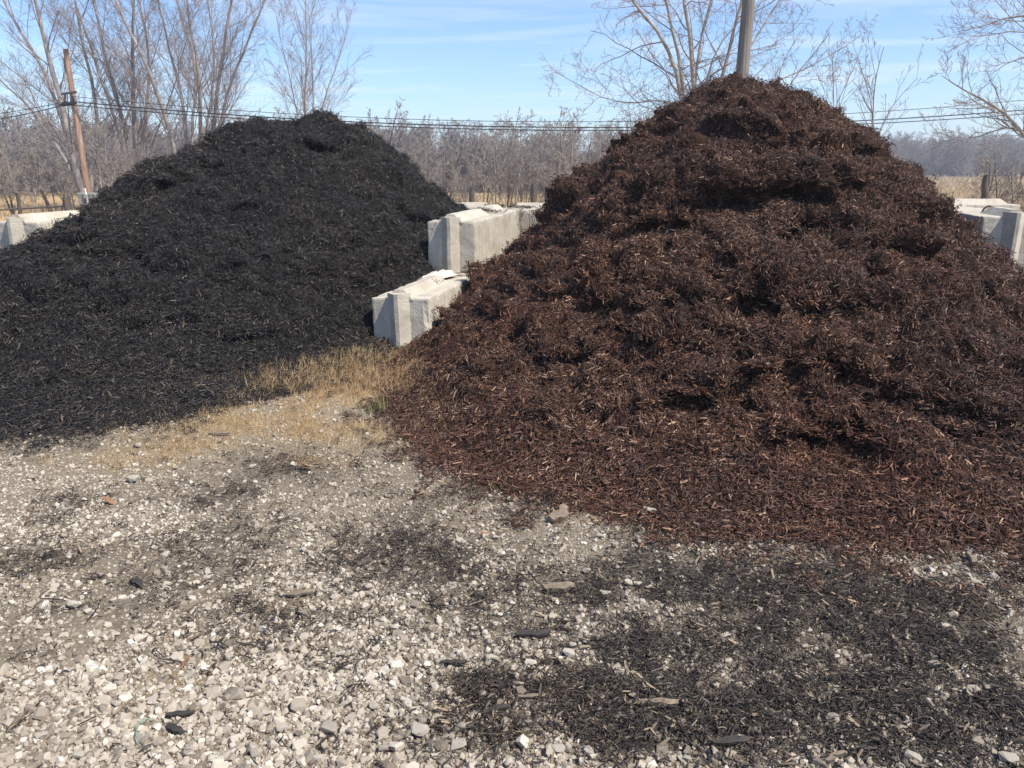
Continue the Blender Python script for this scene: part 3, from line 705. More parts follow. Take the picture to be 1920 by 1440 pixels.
def tree(name, stems, seed, mats, label, cat='tree', group=None, levels=((9, (.25, 1), (25, 50), (.22, .4), .10, .06, 5, .5), (7, (.2, 1), (25, 55), (.3, .5), .14, .05, 4, .55), (5, (.15, 1), (25, 60), (.35, .55), .18, .04, 3, .6)), rmin=0.008, sides=(7, 5, 3, 3), parent_names=('trunk', 'crown'), flat=0.0, ret_only=False):
    """stems: list of (points, r0, r1); each level adds side branches to the last one"""
    rs = np.random.RandomState(seed); n0 = 13
    base = np.array(stems[0][0][0], float)
    SP_, SR, SL = [], [], []
    for pts, r0, r1 in stems:
        p = np.array(pts, float); d = np.concatenate([[0], np.cumsum(np.linalg.norm(np.diff(p, axis=0), axis=1))]); u = np.linspace(0, d[-1], n0)
        q = np.stack([np.interp(u, d, p[:, k]) for k in range(3)], 1)
        for _ in range(2): q[1:-1] = 0.5*q[1:-1]+0.25*(q[:-2]+q[2:])
        q[1:] += rs.normal(0, 0.012*d[-1]/n0*2, (n0-1, 3))
        SP_.append(q); SL.append(d[-1]); SR.append(np.linspace(1, 0, n0)**0.9*(r0-r1)+r1)
    P, R, L = np.array(SP_)-base, np.array(SR), np.array(SL)
    R[:, 0] *= 1.25
    tv, tf = tube_arrays(P, R, sides[0])
    cv, cf, off = [], [], 0
    for li, (per, (t0, t1), ang, lf, wig, up, n, rf) in enumerate(levels):
        P, L, R = children(rs, P, L, R, per, t0, t1, ang, lf, wig, up, n, rf, rmin, flat)
        v, f = tube_arrays(P, R, sides[min(li+1, 3)]); cv.append(v); cf.append(f+off); off += len(v)
    tm = np_mesh('trunk', tv, quads=tf, mat=mats[0]); cm = np_mesh('crown', np.concatenate(cv), quads=np.concatenate(cf), mat=mats[1])
    if ret_only: return tm, cm
    root = empty(name, base); tag(root, label, cat, group)
    link_mesh('trunk', tm, root); link_mesh('crown', cm, root)
    return root
def stems_px(Y, lines, rs, ext=3.0, jit=1.2):
    """lines: [(pixel polyline bottom -> top, base diameter in photo px, top diameter)]"""
    out = []
    for pl, d0, d1 in lines:
        yy = Y+rs.uniform(-jit, jit); n = len(pl)
        pts = [at(px, py, Y+(yy-Y)*min(1, 1.0*k/max(1, n-1)+(0.4 if k else 0))) for k, (px, py) in enumerate(pl)]
        if ext > 0:
            d = np.array(pts[-1])-np.array(pts[-2]); d /= np.linalg.norm(d)
            d = d*0.8+UP*0.35; pts.append(np.array(pts[-1])+d*ext)
        s = Y/FPX*0.74
        out.append((pts, d0*s/2, max(d1*s/2*0.4, 0.00035*Y)))
    return out
def base_to_ground(lines, Y):
    """extend every first point straight down to the terrain"""
    return lines
r_ = np.random.RandomState(5)
MAPLE_LV = ((13, (.18, 1), (22, 50), (.24, .46), .07, .055, 7, .32), (9, (.12, 1), (22, 52), (.36, .66), .10, .045, 5, .48), (10, (.1, 1), (22, 55), (.4, .8), .13, .035, 3, .6))
Ym = 46.0
tree('maple_tree', stems_px(Ym, [
    ([(160, 394), (147, 340), (136, 285), (124, 210), (100, 150), (88, 90), (65, 0)], 17, 9),
    ([(160, 394), (140, 300), (98, 157), (75, 115), (45, 72), (5, 0)], 13, 6),
    ([(158, 394), (140, 318), (112, 285), (85, 235), (40, 180), (-5, 150)], 9, 4),
    ([(165, 394), (172, 330), (190, 225), (172, 150), (155, 90), (140, 0)], 12, 5),
    ([(168, 394), (190, 340), (210, 270), (240, 215), (275, 150)], 7, 3)], r_, 3), 11, (M['maple'], M['twig']),
    'leaning grey maple with forked trunk behind the brown utility pole', levels=MAPLE_LV, rmin=0.0065)
tree('maple_tree', stems_px(47, [
    ([(256, 390), (252, 310), (225, 215), (205, 120), (185, 60), (175, 0)], 12, 6),
    ([(258, 390), (255, 310), (250, 200), (248, 110), (252, 0)], 14, 7),
    ([(262, 390), (262, 300), (278, 190), (284, 110), (270, 50), (262, 0)], 10, 5),
    ([(258, 390), (240, 300), (205, 190), (190, 150), (160, 60), (140, 0)], 10, 5),
    ([(264, 390), (275, 300), (300, 230), (330, 160)], 6, 3)], r_, 3), 23, (M['maple'], M['twig']),
    'many stemmed bare maple between the utility pole and the black heap', levels=MAPLE_LV, rmin=0.0065)
tree('maple_tree', stems_px(44, [
    ([(345, 390), (328, 270), (300, 190), (278, 125), (245, 60), (215, 0)], 12, 6),
    ([(350, 390), (352, 265), (340, 165), (318, 90), (300, 40), (296, 0)], 10, 5),
    ([(352, 390), (358, 260), (368, 175), (372, 130), (350, 60), (330, 0)], 9, 5)], r_, 3), 37, (M['maple'], M['twig']),
    'bare maple rising behind the left shoulder of the black heap', levels=MAPLE_LV, rmin=0.0065)
tree('maple_tree', stems_px(45, [
    ([(372, 390), (378, 250), (376, 150), (362, 80), (350, 0)], 12, 6),
    ([(374, 390), (400, 255), (414, 120), (425, 60), (436, 0)], 13, 7),
    ([(376, 390), (405, 250), (440, 130), (475, 50), (500, 0)], 10, 5),
    ([(372, 390), (385, 240), (410, 120), (395, 50), (390, 0)], 7, 4)], r_, 3), 41, (M['maple'], M['twig']),
    'bare maple forking widely above the black heap, right of the denser maples', levels=MAPLE_LV, rmin=0.0065)
tree('slender_tree', stems_px(48, [
    ([(575, 390), (573, 225), (572, 150), (575, 80), (573, 0)], 8, 3),
    ([(578, 390), (590, 222), (585, 140), (583, 90)], 5, 2),
    ([(576, 390), (596, 220), (618, 160), (640, 100)], 4, 2),
    ([(573, 390), (560, 220), (545, 150), (530, 90)], 4, 2)], r_, 1.5), 53, (M['maple'], M['twig']),
    'slender upright bare tree above the top of the black heap', rmin=0.006, levels=((16, (.3, 1), (22, 48), (.24, .46), .06, .07, 7, .38), (8, (.15, 1), (20, 48), (.35, .65), .08, .05, 5, .5), (7, (.1, 1), (20, 50), (.4, .75), .12, .04, 3, .65)))
# pale multi-stemmed tree and its neighbours behind the brown heap
Yp = 29.0
PALE_LV = ((11, (.2, 1), (35, 75), (.25, .5), .17, .02, 7, .40), (8, (.15, 1), (35, 75), (.3, .6), .20, .0, 5, .5), (6, (.1, 1), (30, 80), (.25, .5), .28, .0, 3, .6))
tree('pale_tree', stems_px(Yp, [
    ([(1296, 350), (1280, 185), (1265, 110), (1240, 60), (1210, 30), (1180, 0)], 14, 5),
    ([(1300, 350), (1284, 175), (1270, 105), (1262, 50), (1245, 0)], 12, 6),
    ([(1304, 350), (1301, 165), (1297, 90), (1290, 40), (1283, 0)], 15, 8),
    ([(1304, 350), (1302, 120), (1318, 50), (1335, 0)], 9, 5),
    ([(1306, 350), (1318, 160), (1332, 120), (1340, 90), (1365, 45), (1400, 30)], 6, 3),
    ([(1310, 350), (1352, 150), (1366, 95), (1378, 40), (1392, 0)], 12, 7),
    ([(1298, 350), (1285, 190), (1250, 172), (1225, 190), (1190, 200), (1130, 190)], 5, 2),
    ([(1312, 350), (1372, 150), (1395, 100), (1430, 50), (1465, 0)], 8, 4),
    ([(1316, 350), (1410, 165), (1450, 150), (1500, 140)], 5, 2)], r_, 2.5), 61, (M['pale_bark'], M['twig']),
    'pale barked many stemmed tree behind the grey pole and brown heap', levels=PALE_LV, rmin=0.0065)
tree('slanting_sapling', stems_px(24, [([(1430, 345), (1465, 180), (1500, 130), (1540, 85)], 5, 1.5), ([(1430, 345), (1452, 180), (1465, 110), (1490, 80)], 3, 1.2)], r_, .3), 67, (M['maple'], M['twig']),
    'thin slanting sapling right of the grey pole, behind the brown heap', levels=((8, (.3, 1), (30, 60), (.2, .4), .12, .06, 5, .6), (6, (.2, 1), (30, 60), (.3, .5), .15, .05, 3, .7)), rmin=0.005)
SAP_LV = ((7, (.25, 1), (18, 38), (.3, .6), .07, .06, 6, .6), (4, (.2, 1), (20, 45), (.35, .6), .10, .05, 4, .65), (2, (.2, .9), (20, 45), (.4, .6), .10, .05, 3, .7))
tree('thin_sapling', stems_px(22, [([(1550, 345), (1556, 225), (1578, 175), (1600, 130)], 4, 1.2), ([(1550, 345), (1560, 230), (1565, 170), (1560, 120)], 3.4, 1.2)], r_, .3), 71, (M['maple'], M['twig']),
    'thin bare sapling behind the brown heap, nearer to the grey pole', levels=SAP_LV, rmin=0.005)
tree('thin_sapling', stems_px(22, [([(1640, 345), (1638, 260), (1636, 200), (1640, 150), (1650, 115)], 5, 1.4), ([(1640, 345), (1640, 265), (1655, 230), (1680, 185), (1705, 165)], 3.4, 1.2), ([(1640, 345), (1638, 225), (1628, 165), (1612, 125)], 3, 1.2)], r_, .3), 73, (M['maple'], M['twig']),
    'V-forked bare sapling at the right shoulder of the brown heap', levels=SAP_LV, rmin=0.005)
tree('drooping_tree', stems_px(20, [
    ([(1975, 380), (1955, 300), (1922, 255), (1890, 215), (1850, 185), (1790, 165)], 14, 3),
    ([(1975, 380), (1950, 270), (1895, 222), (1868, 248), (1830, 262), (1785, 262)], 6, 2),
    ([(1985, 380), (2000, 150), (1960, 40), (1925, 5), (1880, 40), (1825, 62)], 14, 2),
    ([(1985, 380), (2005, 100), (1960, 50), (1900, 55), (1840, 75)], 8, 2),
    ([(1985, 380), (2000, 200), (1960, 110), (1920, 90), (1880, 130)], 7, 2),
    ([(1985, 380), (2010, 50), (1980, -60), (1900, -40), (1840, 5)], 9, 2)], r_, 0.5, 0.8), 83, (M['maple'], M['twig']),
    'bare drooping tree reaching in at the right edge above the far stubble', levels=((15, (.35, 1), (20, 60), (.22, .42), .10, .07, 7, .42), (6, (.1, 1), (30, 65), (.35, .65), .13, .10, 5, .5), (4, (.1, 1), (25, 60), (.35, .6), .15, .08, 3, .65)), rmin=0.0045)
# fencerow brush: each bush its own object, copies share mesh data
BR = []
for k in range(5):
    rs = np.random.RandomState(300+k); st = []
    for s in range(3+k % 2):
        a = rs.uniform(0, 6.28); q = rs.uniform(0.05, .35); lean = rs.uniform(.12, .5); h = rs.uniform(3.6, 5.4)
        p0 = np.array([q*math.cos(a), q*math.sin(a), 0]); tip = p0+np.array([math.cos(a)*lean*h*.6, math.sin(a)*lean*h*.6, h])
        mid = (p0+tip)/2+np.array([math.cos(a)*.25, math.sin(a)*.25, 0])+rs.normal(0, .15, 3)
        st.append(([p0, mid, tip], rs.uniform(.04, .075), .014))
    st[0] = ([np.zeros(3)]+list(st[0][0][1:]), st[0][1], st[0][2])
    BR.append(tree('x', st, 300+k, (M['dark_bark'] if k % 2 else M['brush_bark'], M['brush_bark']), None, ret_only=True, rmin=0.0105, sides=(5, 3, 3, 3),
                   levels=((11, (.25, 1), (22, 60), (.25, .55), .14, .05, 4, .5), (7, (.1, 1), (25, 60), (.3, .6), .16, .05, 3, .55), (5, (.1, 1), (25, 60), (.35, .65), .2, .04, 2, .7))))
def bush(px, py, Y, h, k, rz, name, label, group, z=None):
    p = at(px, py, Y); zz = terrain(np.array(p[0]), np.array(Y)) if z is None else z
    o = empty(name, (p[0], Y, float(zz)-0.03), rz); s = h/5.0; o.scale = (s*1.1, s*1.1, s)
    tag(o, label, 'bush' if 'bush' in name else 'tree', group)
    link_mesh('trunk', BR[k][0], o); link_mesh('crown', BR[k][1], o)
    return o
rb = random.Random(12)
GB = 'bare bushes along the fencerow between the two heaps'
LB = 'bare brown bush in the fencerow thicket between the heaps'
for k, (px, Y, h) in enumerate([(800, 44, 5.2), (830, 47, 4.6), (862, 43, 4.8), (880, 40, 4.2), (905, 46, 5.0), (930, 44, 4.4), (950, 41, 5.0), (968, 47, 4.6), (985, 44, 4.6), (1003, 42, 4.4), (1022, 46, 4.6), (1040, 43, 4.8), (1062, 45, 4.8), (1085, 44, 5.0), (1110, 46, 5.0), (770, 46, 5.2), (740, 44, 5.4), (710, 47, 5.6)]):
    bush(px, 370, Y, h*0.84*rb.uniform(.65, 1.22), k % 5, rb.uniform(0, 6.28), 'bare_bush', LB, GB)
for (px, Y, h, k, lab) in ((955, 40, 4.7, 2, 'tallest bare fencerow tree, branches crossing the wires between the heaps'), (1072, 40, 4.7, 0, 'upright bare fencerow tree close left of the brown heap, topping the wires'), (690, 45, 5.2, 1, 'bare tree just right of the black heap summit'), (640, 46, 5.2, 3, 'small bare tree behind the summit of the black heap'), (480, 46, 5.6, 4, 'small round bare tree left of the black heap summit'), (510, 44, 5.0, 0, 'low bare tree behind the flat top of the black heap')):
    bush(px, 370, Y, h, k, rb.uniform(0, 6.28), 'fencerow_tree', lab, None)
GL = 'bare bushes at the fence left of the black heap'
for k, (px, Y, h) in enumerate([(-20, 40, 3.6), (25, 42, 3.8), (60, 40, 3.2), (105, 41, 3.4), (140, 43, 3.2), (200, 40, 4.0), (228, 42, 3.4), (262, 40, 3.6), (290, 42, 3.6), (320, 41, 3.8)]):
    bush(px, 385, Y, h*rb.uniform(.9, 1.1), k % 5, rb.uniform(0, 6.28), 'bare_bush', 'bare bush by the old fence left of the black heap', GL)
GR = 'tangled dark bushes at the right edge beyond the far blocks'
for k, (px, Y, h) in enumerate([(1850, 24, 1.9), (1880, 22, 2.4), (1905, 23, 2.6), (1935, 22, 2.8)]):
    bush(px, 370, Y, h, (k*2+1) % 5, rb.uniform(0, 6.28), 'bare_bush', 'tangled dark bush at the right edge beyond the far blocks', GR)

# far woods: one mass each, made of many copies of a few bare trees
def far_protos(nm, seeds, hgt, crown, rmin, mat):
    out = []
    for k, sd in enumerate(seeds):
        rs = np.random.RandomState(sd); st = []
        for s in range(3):
            a = rs.uniform(0, 6.28); tip = np.array([math.cos(a)*crown*rs.uniform(.2, .7), math.sin(a)*crown*rs.uniform(.2, .7), hgt*rs.uniform(.75, 1)])
            st.append(([np.zeros(3), tip*np.array([.3, .3, .45]), tip], .012*hgt, .03))
        tm, cm = tree('x', st, sd, (mat, mat), None, ret_only=True, rmin=rmin, sides=(4, 3, 3, 3),
                      levels=((13, (.03, 1), (30, 70), (.3, .6), .14, .04, 4, .5), (7, (.05, 1), (30, 65), (.35, .6), .18, .03, 3, .6), (4, (.1, 1), (30, 65), (.4, .6), .2, .03, 2, .8)))
        bm = bmesh.new(); bm.from_mesh(tm); bm.from_mesh(cm)
        out.append(link_mesh(f'{nm}_{k:02d}', bm_mesh(nm, bm, mat, True), link=False))
    return out
def woods(name, label, n, xr, yr, hr, protos, seed, shape=lambda px, r: 1.0, cat='woods'):
    r = np.random.RandomState(seed); px = r.uniform(*xr, n); Y = r.uniform(*yr, n)
    X = (px-960)/FPX*Y*CP
    P = np.stack([X, Y, terrain(X, Y)-0.1], 1)
    sc = r.uniform(*hr, n)*np.array([shape(a, r) for a in px])
    return scatter(name, P, np.stack([0*px, 0*px, r.uniform(0, 6.28, n)], 1), sc[:, None]*np.ones((1, 3)), r.randint(0, len(protos), n), r.rand(n), protos, None, label, cat)
fp = far_protos('far_tree', (401, 402, 403, 404), 9.5, 4.5, 0.028, M['far_bark'])
woods('far_woods', 'hazy grey line of woods beyond the corn stubble, right', 300, (1600, 2080), (185, 235), (.75, 1.1), fp, 1)
fpb = far_protos('far_brush', (411, 412, 413), 5.5, 2.6, 0.017, M['far_bark'])
woods('far_woods', 'hazy grey wooded strip beyond the field, left behind the grove', 230, (-120, 560), (68, 110), (.65, 1.5), fpb, 2)
woods('far_woods', 'grey thicket beyond the fencerow, between the heaps', 130, (600, 1220), (80, 98), (.65, 1.45), fpb, 3)

# ------------------------------------------------------------------ utility poles, wires, cabinet, fence, shed
def straight_pole(name, pb, pt, d0, d1, mat, label, cat, tiltbase=None):
    o = empty(name, pb); tag(o, label, cat)
    n = 14; P = np.linspace(np.zeros(3), np.array(pt)-np.array(pb), n)[None]
    V, F = tube_arrays(P, np.linspace(d0/2, d1/2, n)[None], 14)
    k = len(V); V = np.vstack([V, P[0, -1][None]]); cap = [(k-14+i, k-14+(i+1) % 14, k) for i in range(14)]
    link_mesh('shaft', np_mesh('shaft', V, quads=F, tris=cap, mat=mat), o)
    return o
Yl = 40.0
tb = at(170, 392, Yl); tt = at(123, 92, Yl); tb[2] = -0.85
pl = straight_pole('utility_pole', tb, tt, 0.33, 0.24, M['pole_brown'], 'reddish brown utility pole carrying the wires, left of the black heap', 'utility pole')
def box_bm(lx, ly, lz, bev=0.01):
    bm = bmesh.new(); bmesh.ops.create_cube(bm, size=1, matrix=Matrix.Diagonal((lx, ly, lz, 1)))
    if bev: bmesh.ops.bevel(bm, geom=bm.edges[:], offset=bev, segments=1, affect='EDGES')
    return bm
def part_box(name, parent, loc, size, mat, rot=(0, 0, 0), bev=0.01):
    o = link_mesh(name, bm_mesh(name, box_bm(*size, bev), mat), parent); o.location = loc; o.rotation_euler = rot
    return o
def rod(name, parent, a, b, r, mat, s=8):
    V, F = tube_arrays(np.linspace(np.array(a, float), np.array(b, float), 3)[None], np.full((1, 3), r), s)
    return link_mesh(name, np_mesh(name, V, quads=F, mat=mat), parent)
c1 = at(129, 176, Yl-0.25)-tb; c2 = at(128, 197, Yl-0.25)-tb
part_box('bracket', pl, c1+np.array([0.02, 0, .04]), (0.75, .10, .10), M['steel'], (0, rad(-7), 0))
V, F = tube_arrays(np.linspace(c2+np.array([-.42, 0, 0.0]), c2+np.array([.42, 0, .10]), 7)[None], np.array([[.03, .085, .09, .09, .09, .085, .03]]), 8)
link_mesh('cable_closure', np_mesh('cable_closure', V, quads=F, mat=M['cable']), pl)
for dxx in (-.17, .13):
    rod('insulator', pl, c2+np.array([dxx, 0, .05]), c1+np.array([dxx, 0, .05]), .05, M['steel'])
rod('riser_pipe', pl, at(126, 100, Yl+.1)-tb+np.array([-.2, .0, -.2]), c1+np.array([-.14, .1, 0]), .045, M['grey_post'])
# tall grey pole behind the brown heap
pb = at(1386, 200, 17.5); pt = at(1404, 0, 17.5); dirp = (pt-pb)/(pt-pb)[2]
base = pb+dirp*(0-pb[2]); top = pb+dirp*(8.6-pb[2])
straight_pole('utility_pole', base, top, 0.30, 0.235, M['pole_grey'], 'thick weathered grey pole standing behind the brown heap summit', 'utility pole')
# wires: a sagging span towards a pole out of the frame, and a short one leaving to the left
def wire(name, pts, r, label):
    pts = np.array(pts, float); V, F = tube_arrays(pts[None], np.full((1, len(pts)), r), 5)
    b = pts[0]; o = link_mesh(name, np_mesh(name, V-b, quads=F, mat=M['cable'])); o.location = b
    return tag(o, label, 'overhead wire', 'overhead wires')
def span(px_pts, Y0, Y1, n=40):
    px = np.array([p[0] for p in px_pts], float); py = np.array([p[1] for p in px_pts], float)
    co = np.polyfit(px, py, 2); x = np.linspace(px[0], px[-1], n); y = np.polyval(co, x)
    return [at(a, b, Y0+(Y1-Y0)*k/(n-1)) for k, (a, b) in enumerate(zip(x, y))]
wire('overhead_wire', span([(132, 180), (640, 218), (1150, 232), (1550, 211), (1920, 186), (2060, 176)], Yl-.25, Yl-.25), 0.014, 'topmost thin overhead wire sagging behind both heaps')
wire('overhead_wire', span([(134, 188), (640, 232), (960, 238), (1150, 238), (1560, 225), (1920, 206), (2060, 196)], Yl-.25, Yl-.25), 0.026, 'middle thicker overhead wire sagging behind both heaps')
wire('overhead_wire', span([(138, 196), (640, 236), (960, 243), (1150, 244), (1560, 234), (1920, 213), (2060, 203)], Yl-.25, Yl-.25), 0.022, 'lowest overhead wire sagging behind both heaps')
wire('overhead_wire', span([(126, 190), (60, 203), (0, 213), (-120, 226)], Yl-.25, Yl-3), 0.016, 'upper wire running left from the brown utility pole')
wire('overhead_wire', span([(120, 197), (60, 211), (0, 223), (-120, 238)], Yl-.25, Yl-3), 0.022, 'lower wire running left from the brown utility pole')
# utility cabinet with marker post
Yc = 30.0; s = Yc/FPX*1.0
cp = at(156, 393, Yc); zb = float(terrain(np.array(cp[0]), np.array(Yc)))
cab = empty('utility_cabinet', (cp[0], Yc, zb)); tag(cab, 'grey two door utility cabinet with a red brown box, left of the black heap', 'utility cabinet')
def rel(px, py, dy=0.0): return at(px, py, Yc+dy)-np.array([cp[0], Yc, zb])
def px_box(name, x0, y0, x1, y1, depth, mat, dy=0.0):
    a = rel(x0, y0, dy); b = rel(x1, y1, dy)
    return part_box(name, cab, ((a+b)/2+np.array([0, depth/2, 0])), (abs(b[0]-a[0]), depth, abs(b[2]-a[2])), mat)
px_box('left_cabinet', 143.5, 361.5, 158.5, 383, .28, M['cabinet']); px_box('right_cabinet', 161, 361.5, 178, 372.5, .28, M['cabinet'], -.02)
for yy in (364, 367.5): px_box('louvre', 144.5, yy, 158, yy+.9, .03, M['grey_post'], -.02)
for yy in (364, 367.5, 370.5): px_box('louvre', 162, yy, 177, yy+.9, .03, M['grey_post'], -.05)
px_box('red_box', 165.5, 372.5, 180, 398, .30, M['red_box'])
rod('post', cab, (rel(164, 368)[0], -.06, -.1), rel(161.5, 361, -.06), .035, M['grey_post']); rod('marker_tube', cab, rel(161.5, 365, -.12), rel(159, 353, -.12), .032, M['white_post'])
px_box('meter_base', 158, 385, 163, 398, .2, M['steel'], .1)
# old fence at the left
Yf = 33.0; fr = at(20, 392, Yf); zf = float(terrain(np.array(fr[0]), np.array(Yf)))
fe = empty('old_fence', (fr[0], Yf, zf)); tag(fe, 'old dark wooden fence with one thick post, left of the utility cabinet', 'fence')
def frel(px, py): return at(px, py, Yf)-np.array([fr[0], Yf, zf])
for k, (xb, xt, yt, d) in enumerate(((130, 124.5, 369, .30), (81, 80, 386, .09), (38, 33, 362, .16), (-14, -16, 380, .12))):
    b = frel(xb, 405); b[2] = -.15; rod('post', fe, b, frel(xt, yt), d/2, M['fence'], 9)
rod('rail', fe, frel(-40, 396), frel(122, 386.5), .035, M['fence'])
# far low white shed seen through the trees
ps = at(44, 346, 105); zs = -0.8
sh = empty('distant_shed', (ps[0], 105, zs)); tag(sh, 'low white shed far off among the left trees', 'shed')
part_box('wall', sh, (0, 0, 1.45), (2.4, 2.0, 2.9), M['shed_wall'])
def roof_mesh():
    bm = prism([(-1.4, 0), (1.4, 0), (0, .55)], 2.4, amp=0); return bm_mesh('roof', bm, M['shed_roof'])
ro = link_mesh('roof', roof_mesh(), sh); ro.location = (0, -1.2, 2.9)
# dead snags among the fencerow
GS = 'dark broken stubs in the fencerow'
for k, (px, y0, y1, Y, d) in enumerate(((886, 385, 352, 33, .22), (1002, 385, 345, 33, .24), (1028, 385, 350, 33, .20), (1851, 378, 330, 21.5, .16))):
    a = at(px, y0, Y); a[2] = float(terrain(np.array(a[0]), np.array(Y)))-.05; b = at(px-2, y1, Y)
    P = np.linspace(a, b, 9); P += np.random.RandomState(k).normal(0, .018, P.shape); R = d/2*(1+0.25*np.random.RandomState(k+9).rand(9)); R[-1] *= .6
    V, F = tube_arrays((P-a)[None], R[None], 8); o = link_mesh('dead_snag', np_mesh('dead_snag', V, quads=F, mat=M['dark_bark'])); o.location = a
    tag(o, ('dark broken stub in the fencerow, nearest the black heap', 'thick broken stub in the fencerow, middle one of three', 'dark broken stub in the fencerow, nearest the brown heap', 'dark broken trunk stub at the right edge before the stubble')[k], 'tree stub', GS if k < 3 else None)

# ------------------------------------------------------------------ thin spring haze over the whole place
hz_m = bpy.data.materials.new('thin_air_haze'); hz_m.use_nodes = True; ht = hz_m.node_tree; ht.nodes.clear()
ho = ht.nodes.new('ShaderNodeOutputMaterial'); hv_ = ht.nodes.new('ShaderNodeVolumePrincipled')
hv_.inputs['Color'].default_value = (0.80, 0.88, 1.0, 1); hv_.inputs['Density'].default_value = 0.0012; hv_.inputs['Anisotropy'].default_value = 0.2
ht.links.new(hv_.outputs[0], ho.inputs['Volume'])
hb = box_bm(2200, 2200, 27, 0); hz = link_mesh('haze', bm_mesh('haze', hb, hz_m)); hz.location = (0, 600, 11.0)
tag(hz, 'thin pale haze lying over the fields', kind='stuff')

# ------------------------------------------------------------------ dry grass, stubble
tufts = [tuft_proto('straw_tuft', k, M['straw'], 500+k, 14, 0.13, 0.065, 1.0, 0.0022) for k in range(8)]
flat_tufts = [tuft_proto('flat_straw', k, M['straw'], 520+k, 10, 0.14, 0.06, 1.5, 0.0018) for k in range(6)]
field_tufts = [tuft_proto('field_tuft', k, M['straw'], 540+k, 12, 0.45, 0.25, 0.5, 0.012) for k in range(5)]
green_tufts = [tuft_proto('green_tuft', k, M['green'], 560+k, 18, 0.14, 0.05, 0.7, 0.003) for k in range(3)]
corn = [tuft_proto('corn_stub', k, M['corn'], 580+k, 6, 0.34, 0.22, 0.65, 0.02) for k in range(6)]
def heap_z(X, Y):
    return np.maximum(heap_fn(X, Y, **BROWN), heap_fn(X, Y, **BLACK))
def visible_lot(n, r, ylo=1.7, yhi=9.2, margin=False):
    """random points on the part of the lot the camera sees, denser close by"""
    Y = ylo*(yhi/ylo)**r.rand(n); half = (Y*CP+CAM_H*SP)*0.72+0.35
    X = r.uniform(-1, 1, n)*half
    if margin:
        Y = r.uniform(ylo, yhi, n); half = (Y*CP+CAM_H*SP)*0.72+0.35; sg = np.where(r.rand(n) < 0.5, -1, 1)
        X = sg*(half+r.uniform(0, 2.6, n))
    return X, Y
def wall_clear(X, Y):
    s_, t_ = wall_st(X, Y); return ~((np.abs(s_) < BW/2+.02) & (t_ > -0.02))
r = np.random.RandomState(31)
X, Y = r.uniform(-4.5, 0.3, 90000), r.uniform(4.2, 8.2, 90000); c = cover(X, Y, STRAW, 2)
k = (r.rand(len(X)) < c*0.62) & (heap_z(X, Y) < 0.06+0.10*r.rand(len(X))) & wall_clear(X, Y); X, Y, c = X[k], Y[k], c[k]
core = np.maximum(smooth(Y, 5.9, 6.5)*smooth(c, .35, .9), 0.25)
hs = (0.45+0.26*core)*r.uniform(.5, 1.25, len(X))
Z = np.maximum(ground_z(X, Y), heap_z(X, Y))
up = r.rand(len(X)) < core*0.9
N = np.stack([r.normal(0, .2, len(X)), r.normal(0, .2, len(X)), np.ones(len(X))], 1)
tn = np.clip(r.normal(.50, .26, len(X))-0.12*core+0.3*perlin(np.stack([X*2.5, Y*2.5, 0*X], 1)), 0, 1)
def put(name, protos, m, sc, label, cat='grass'):
    return scatter(name, np.stack([X, Y, Z], 1)[m], euler_from(N[m], r.uniform(0, 6.28, m.sum())), sc[m][:, None]*np.ones((1, 3)), r.randint(0, len(protos), m.sum()), tn[m], protos, None, label, cat)
lim = r.rand(len(X)) < np.where(up, 0.52, 0.42)
put('dry_grass', tufts, up & lim, hs, 'tan dry grass standing at the foot of the lower block')
put('flattened_grass', flat_tufts, ~up & lim, hs*0.9, 'flattened straw and dead grass over the gravel')
# tall wisps against the block and a green clump
pw = [(700, 660), (690, 668), (705, 663), (678, 668), (712, 662), (655, 690), (560, 700), (770, 715), (765, 690), (640, 690), (670, 672)]
Pw = np.array([ground(*p) for p in pw]); nW = len(pw)
scatter('tall_grass_wisps', Pw, np.stack([0*Pw[:, 0], 0*Pw[:, 0], r.uniform(0, 6, nW)], 1), r.uniform(1.4, 2.2, (nW, 1))*np.ones((1, 3)), r.randint(0, 8, nW), r.uniform(.6, .9, nW), tufts, None, 'tall pale grass wisps beside the lower front block', 'grass')
Pg = np.array([ground(*p) for p in ((708, 772), (715, 768), (700, 770), (722, 774), (690, 775), (674, 768), (640, 778))]); nG = len(Pg)
scatter('green_grass_tuft', Pg, np.stack([0*Pg[:, 0], 0*Pg[:, 0], r.uniform(0, 6, nG)], 1), np.array([1.2, 1.1, 1.0, .9, .7, .6, .5])[:, None]*np.ones((1, 3)), r.randint(0, 3, nG), r.rand(nG), green_tufts, None, 'small green grass tuft in the gravel near the brown mulch', 'grass')
n = 14000; Y = 16+60*r.rand(n)**0.7; X = (r.uniform(-120, 1250, n)-960)/FPX*Y; Z = terrain(X, Y)
scatter('field_grass', np.stack([X, Y, Z], 1), np.stack([0*X, 0*X, r.uniform(0, 6.28, n)], 1), r.uniform(.5, 1.2, (n, 1))*np.ones((1, 3)), r.randint(0, 5, n), np.clip(r.normal(.6, .15, n), 0, 1), field_tufts, None, 'tall tan dry grass in the field behind the walls', 'grass')
n = 15000; Y = 24*(190/24)**r.rand(n); X = (r.uniform(1580, 2050, n)-960)/FPX*Y; row = 0.9; X = np.round(X/row)*row+r.normal(0, .12, n); Z = terrain(X, Y)
scatter('corn_stubble', np.stack([X, Y, Z], 1), np.stack([0*X, 0*X, r.uniform(0, 6.28, n)], 1), (r.uniform(.6, 1.2, n)*np.clip(Y/60, .9, 2.2))[:, None]*np.ones((1, 3)), r.randint(0, 6, n), r.rand(n), corn, None, 'pale cut corn stubble in the field at the right', 'corn stubble')

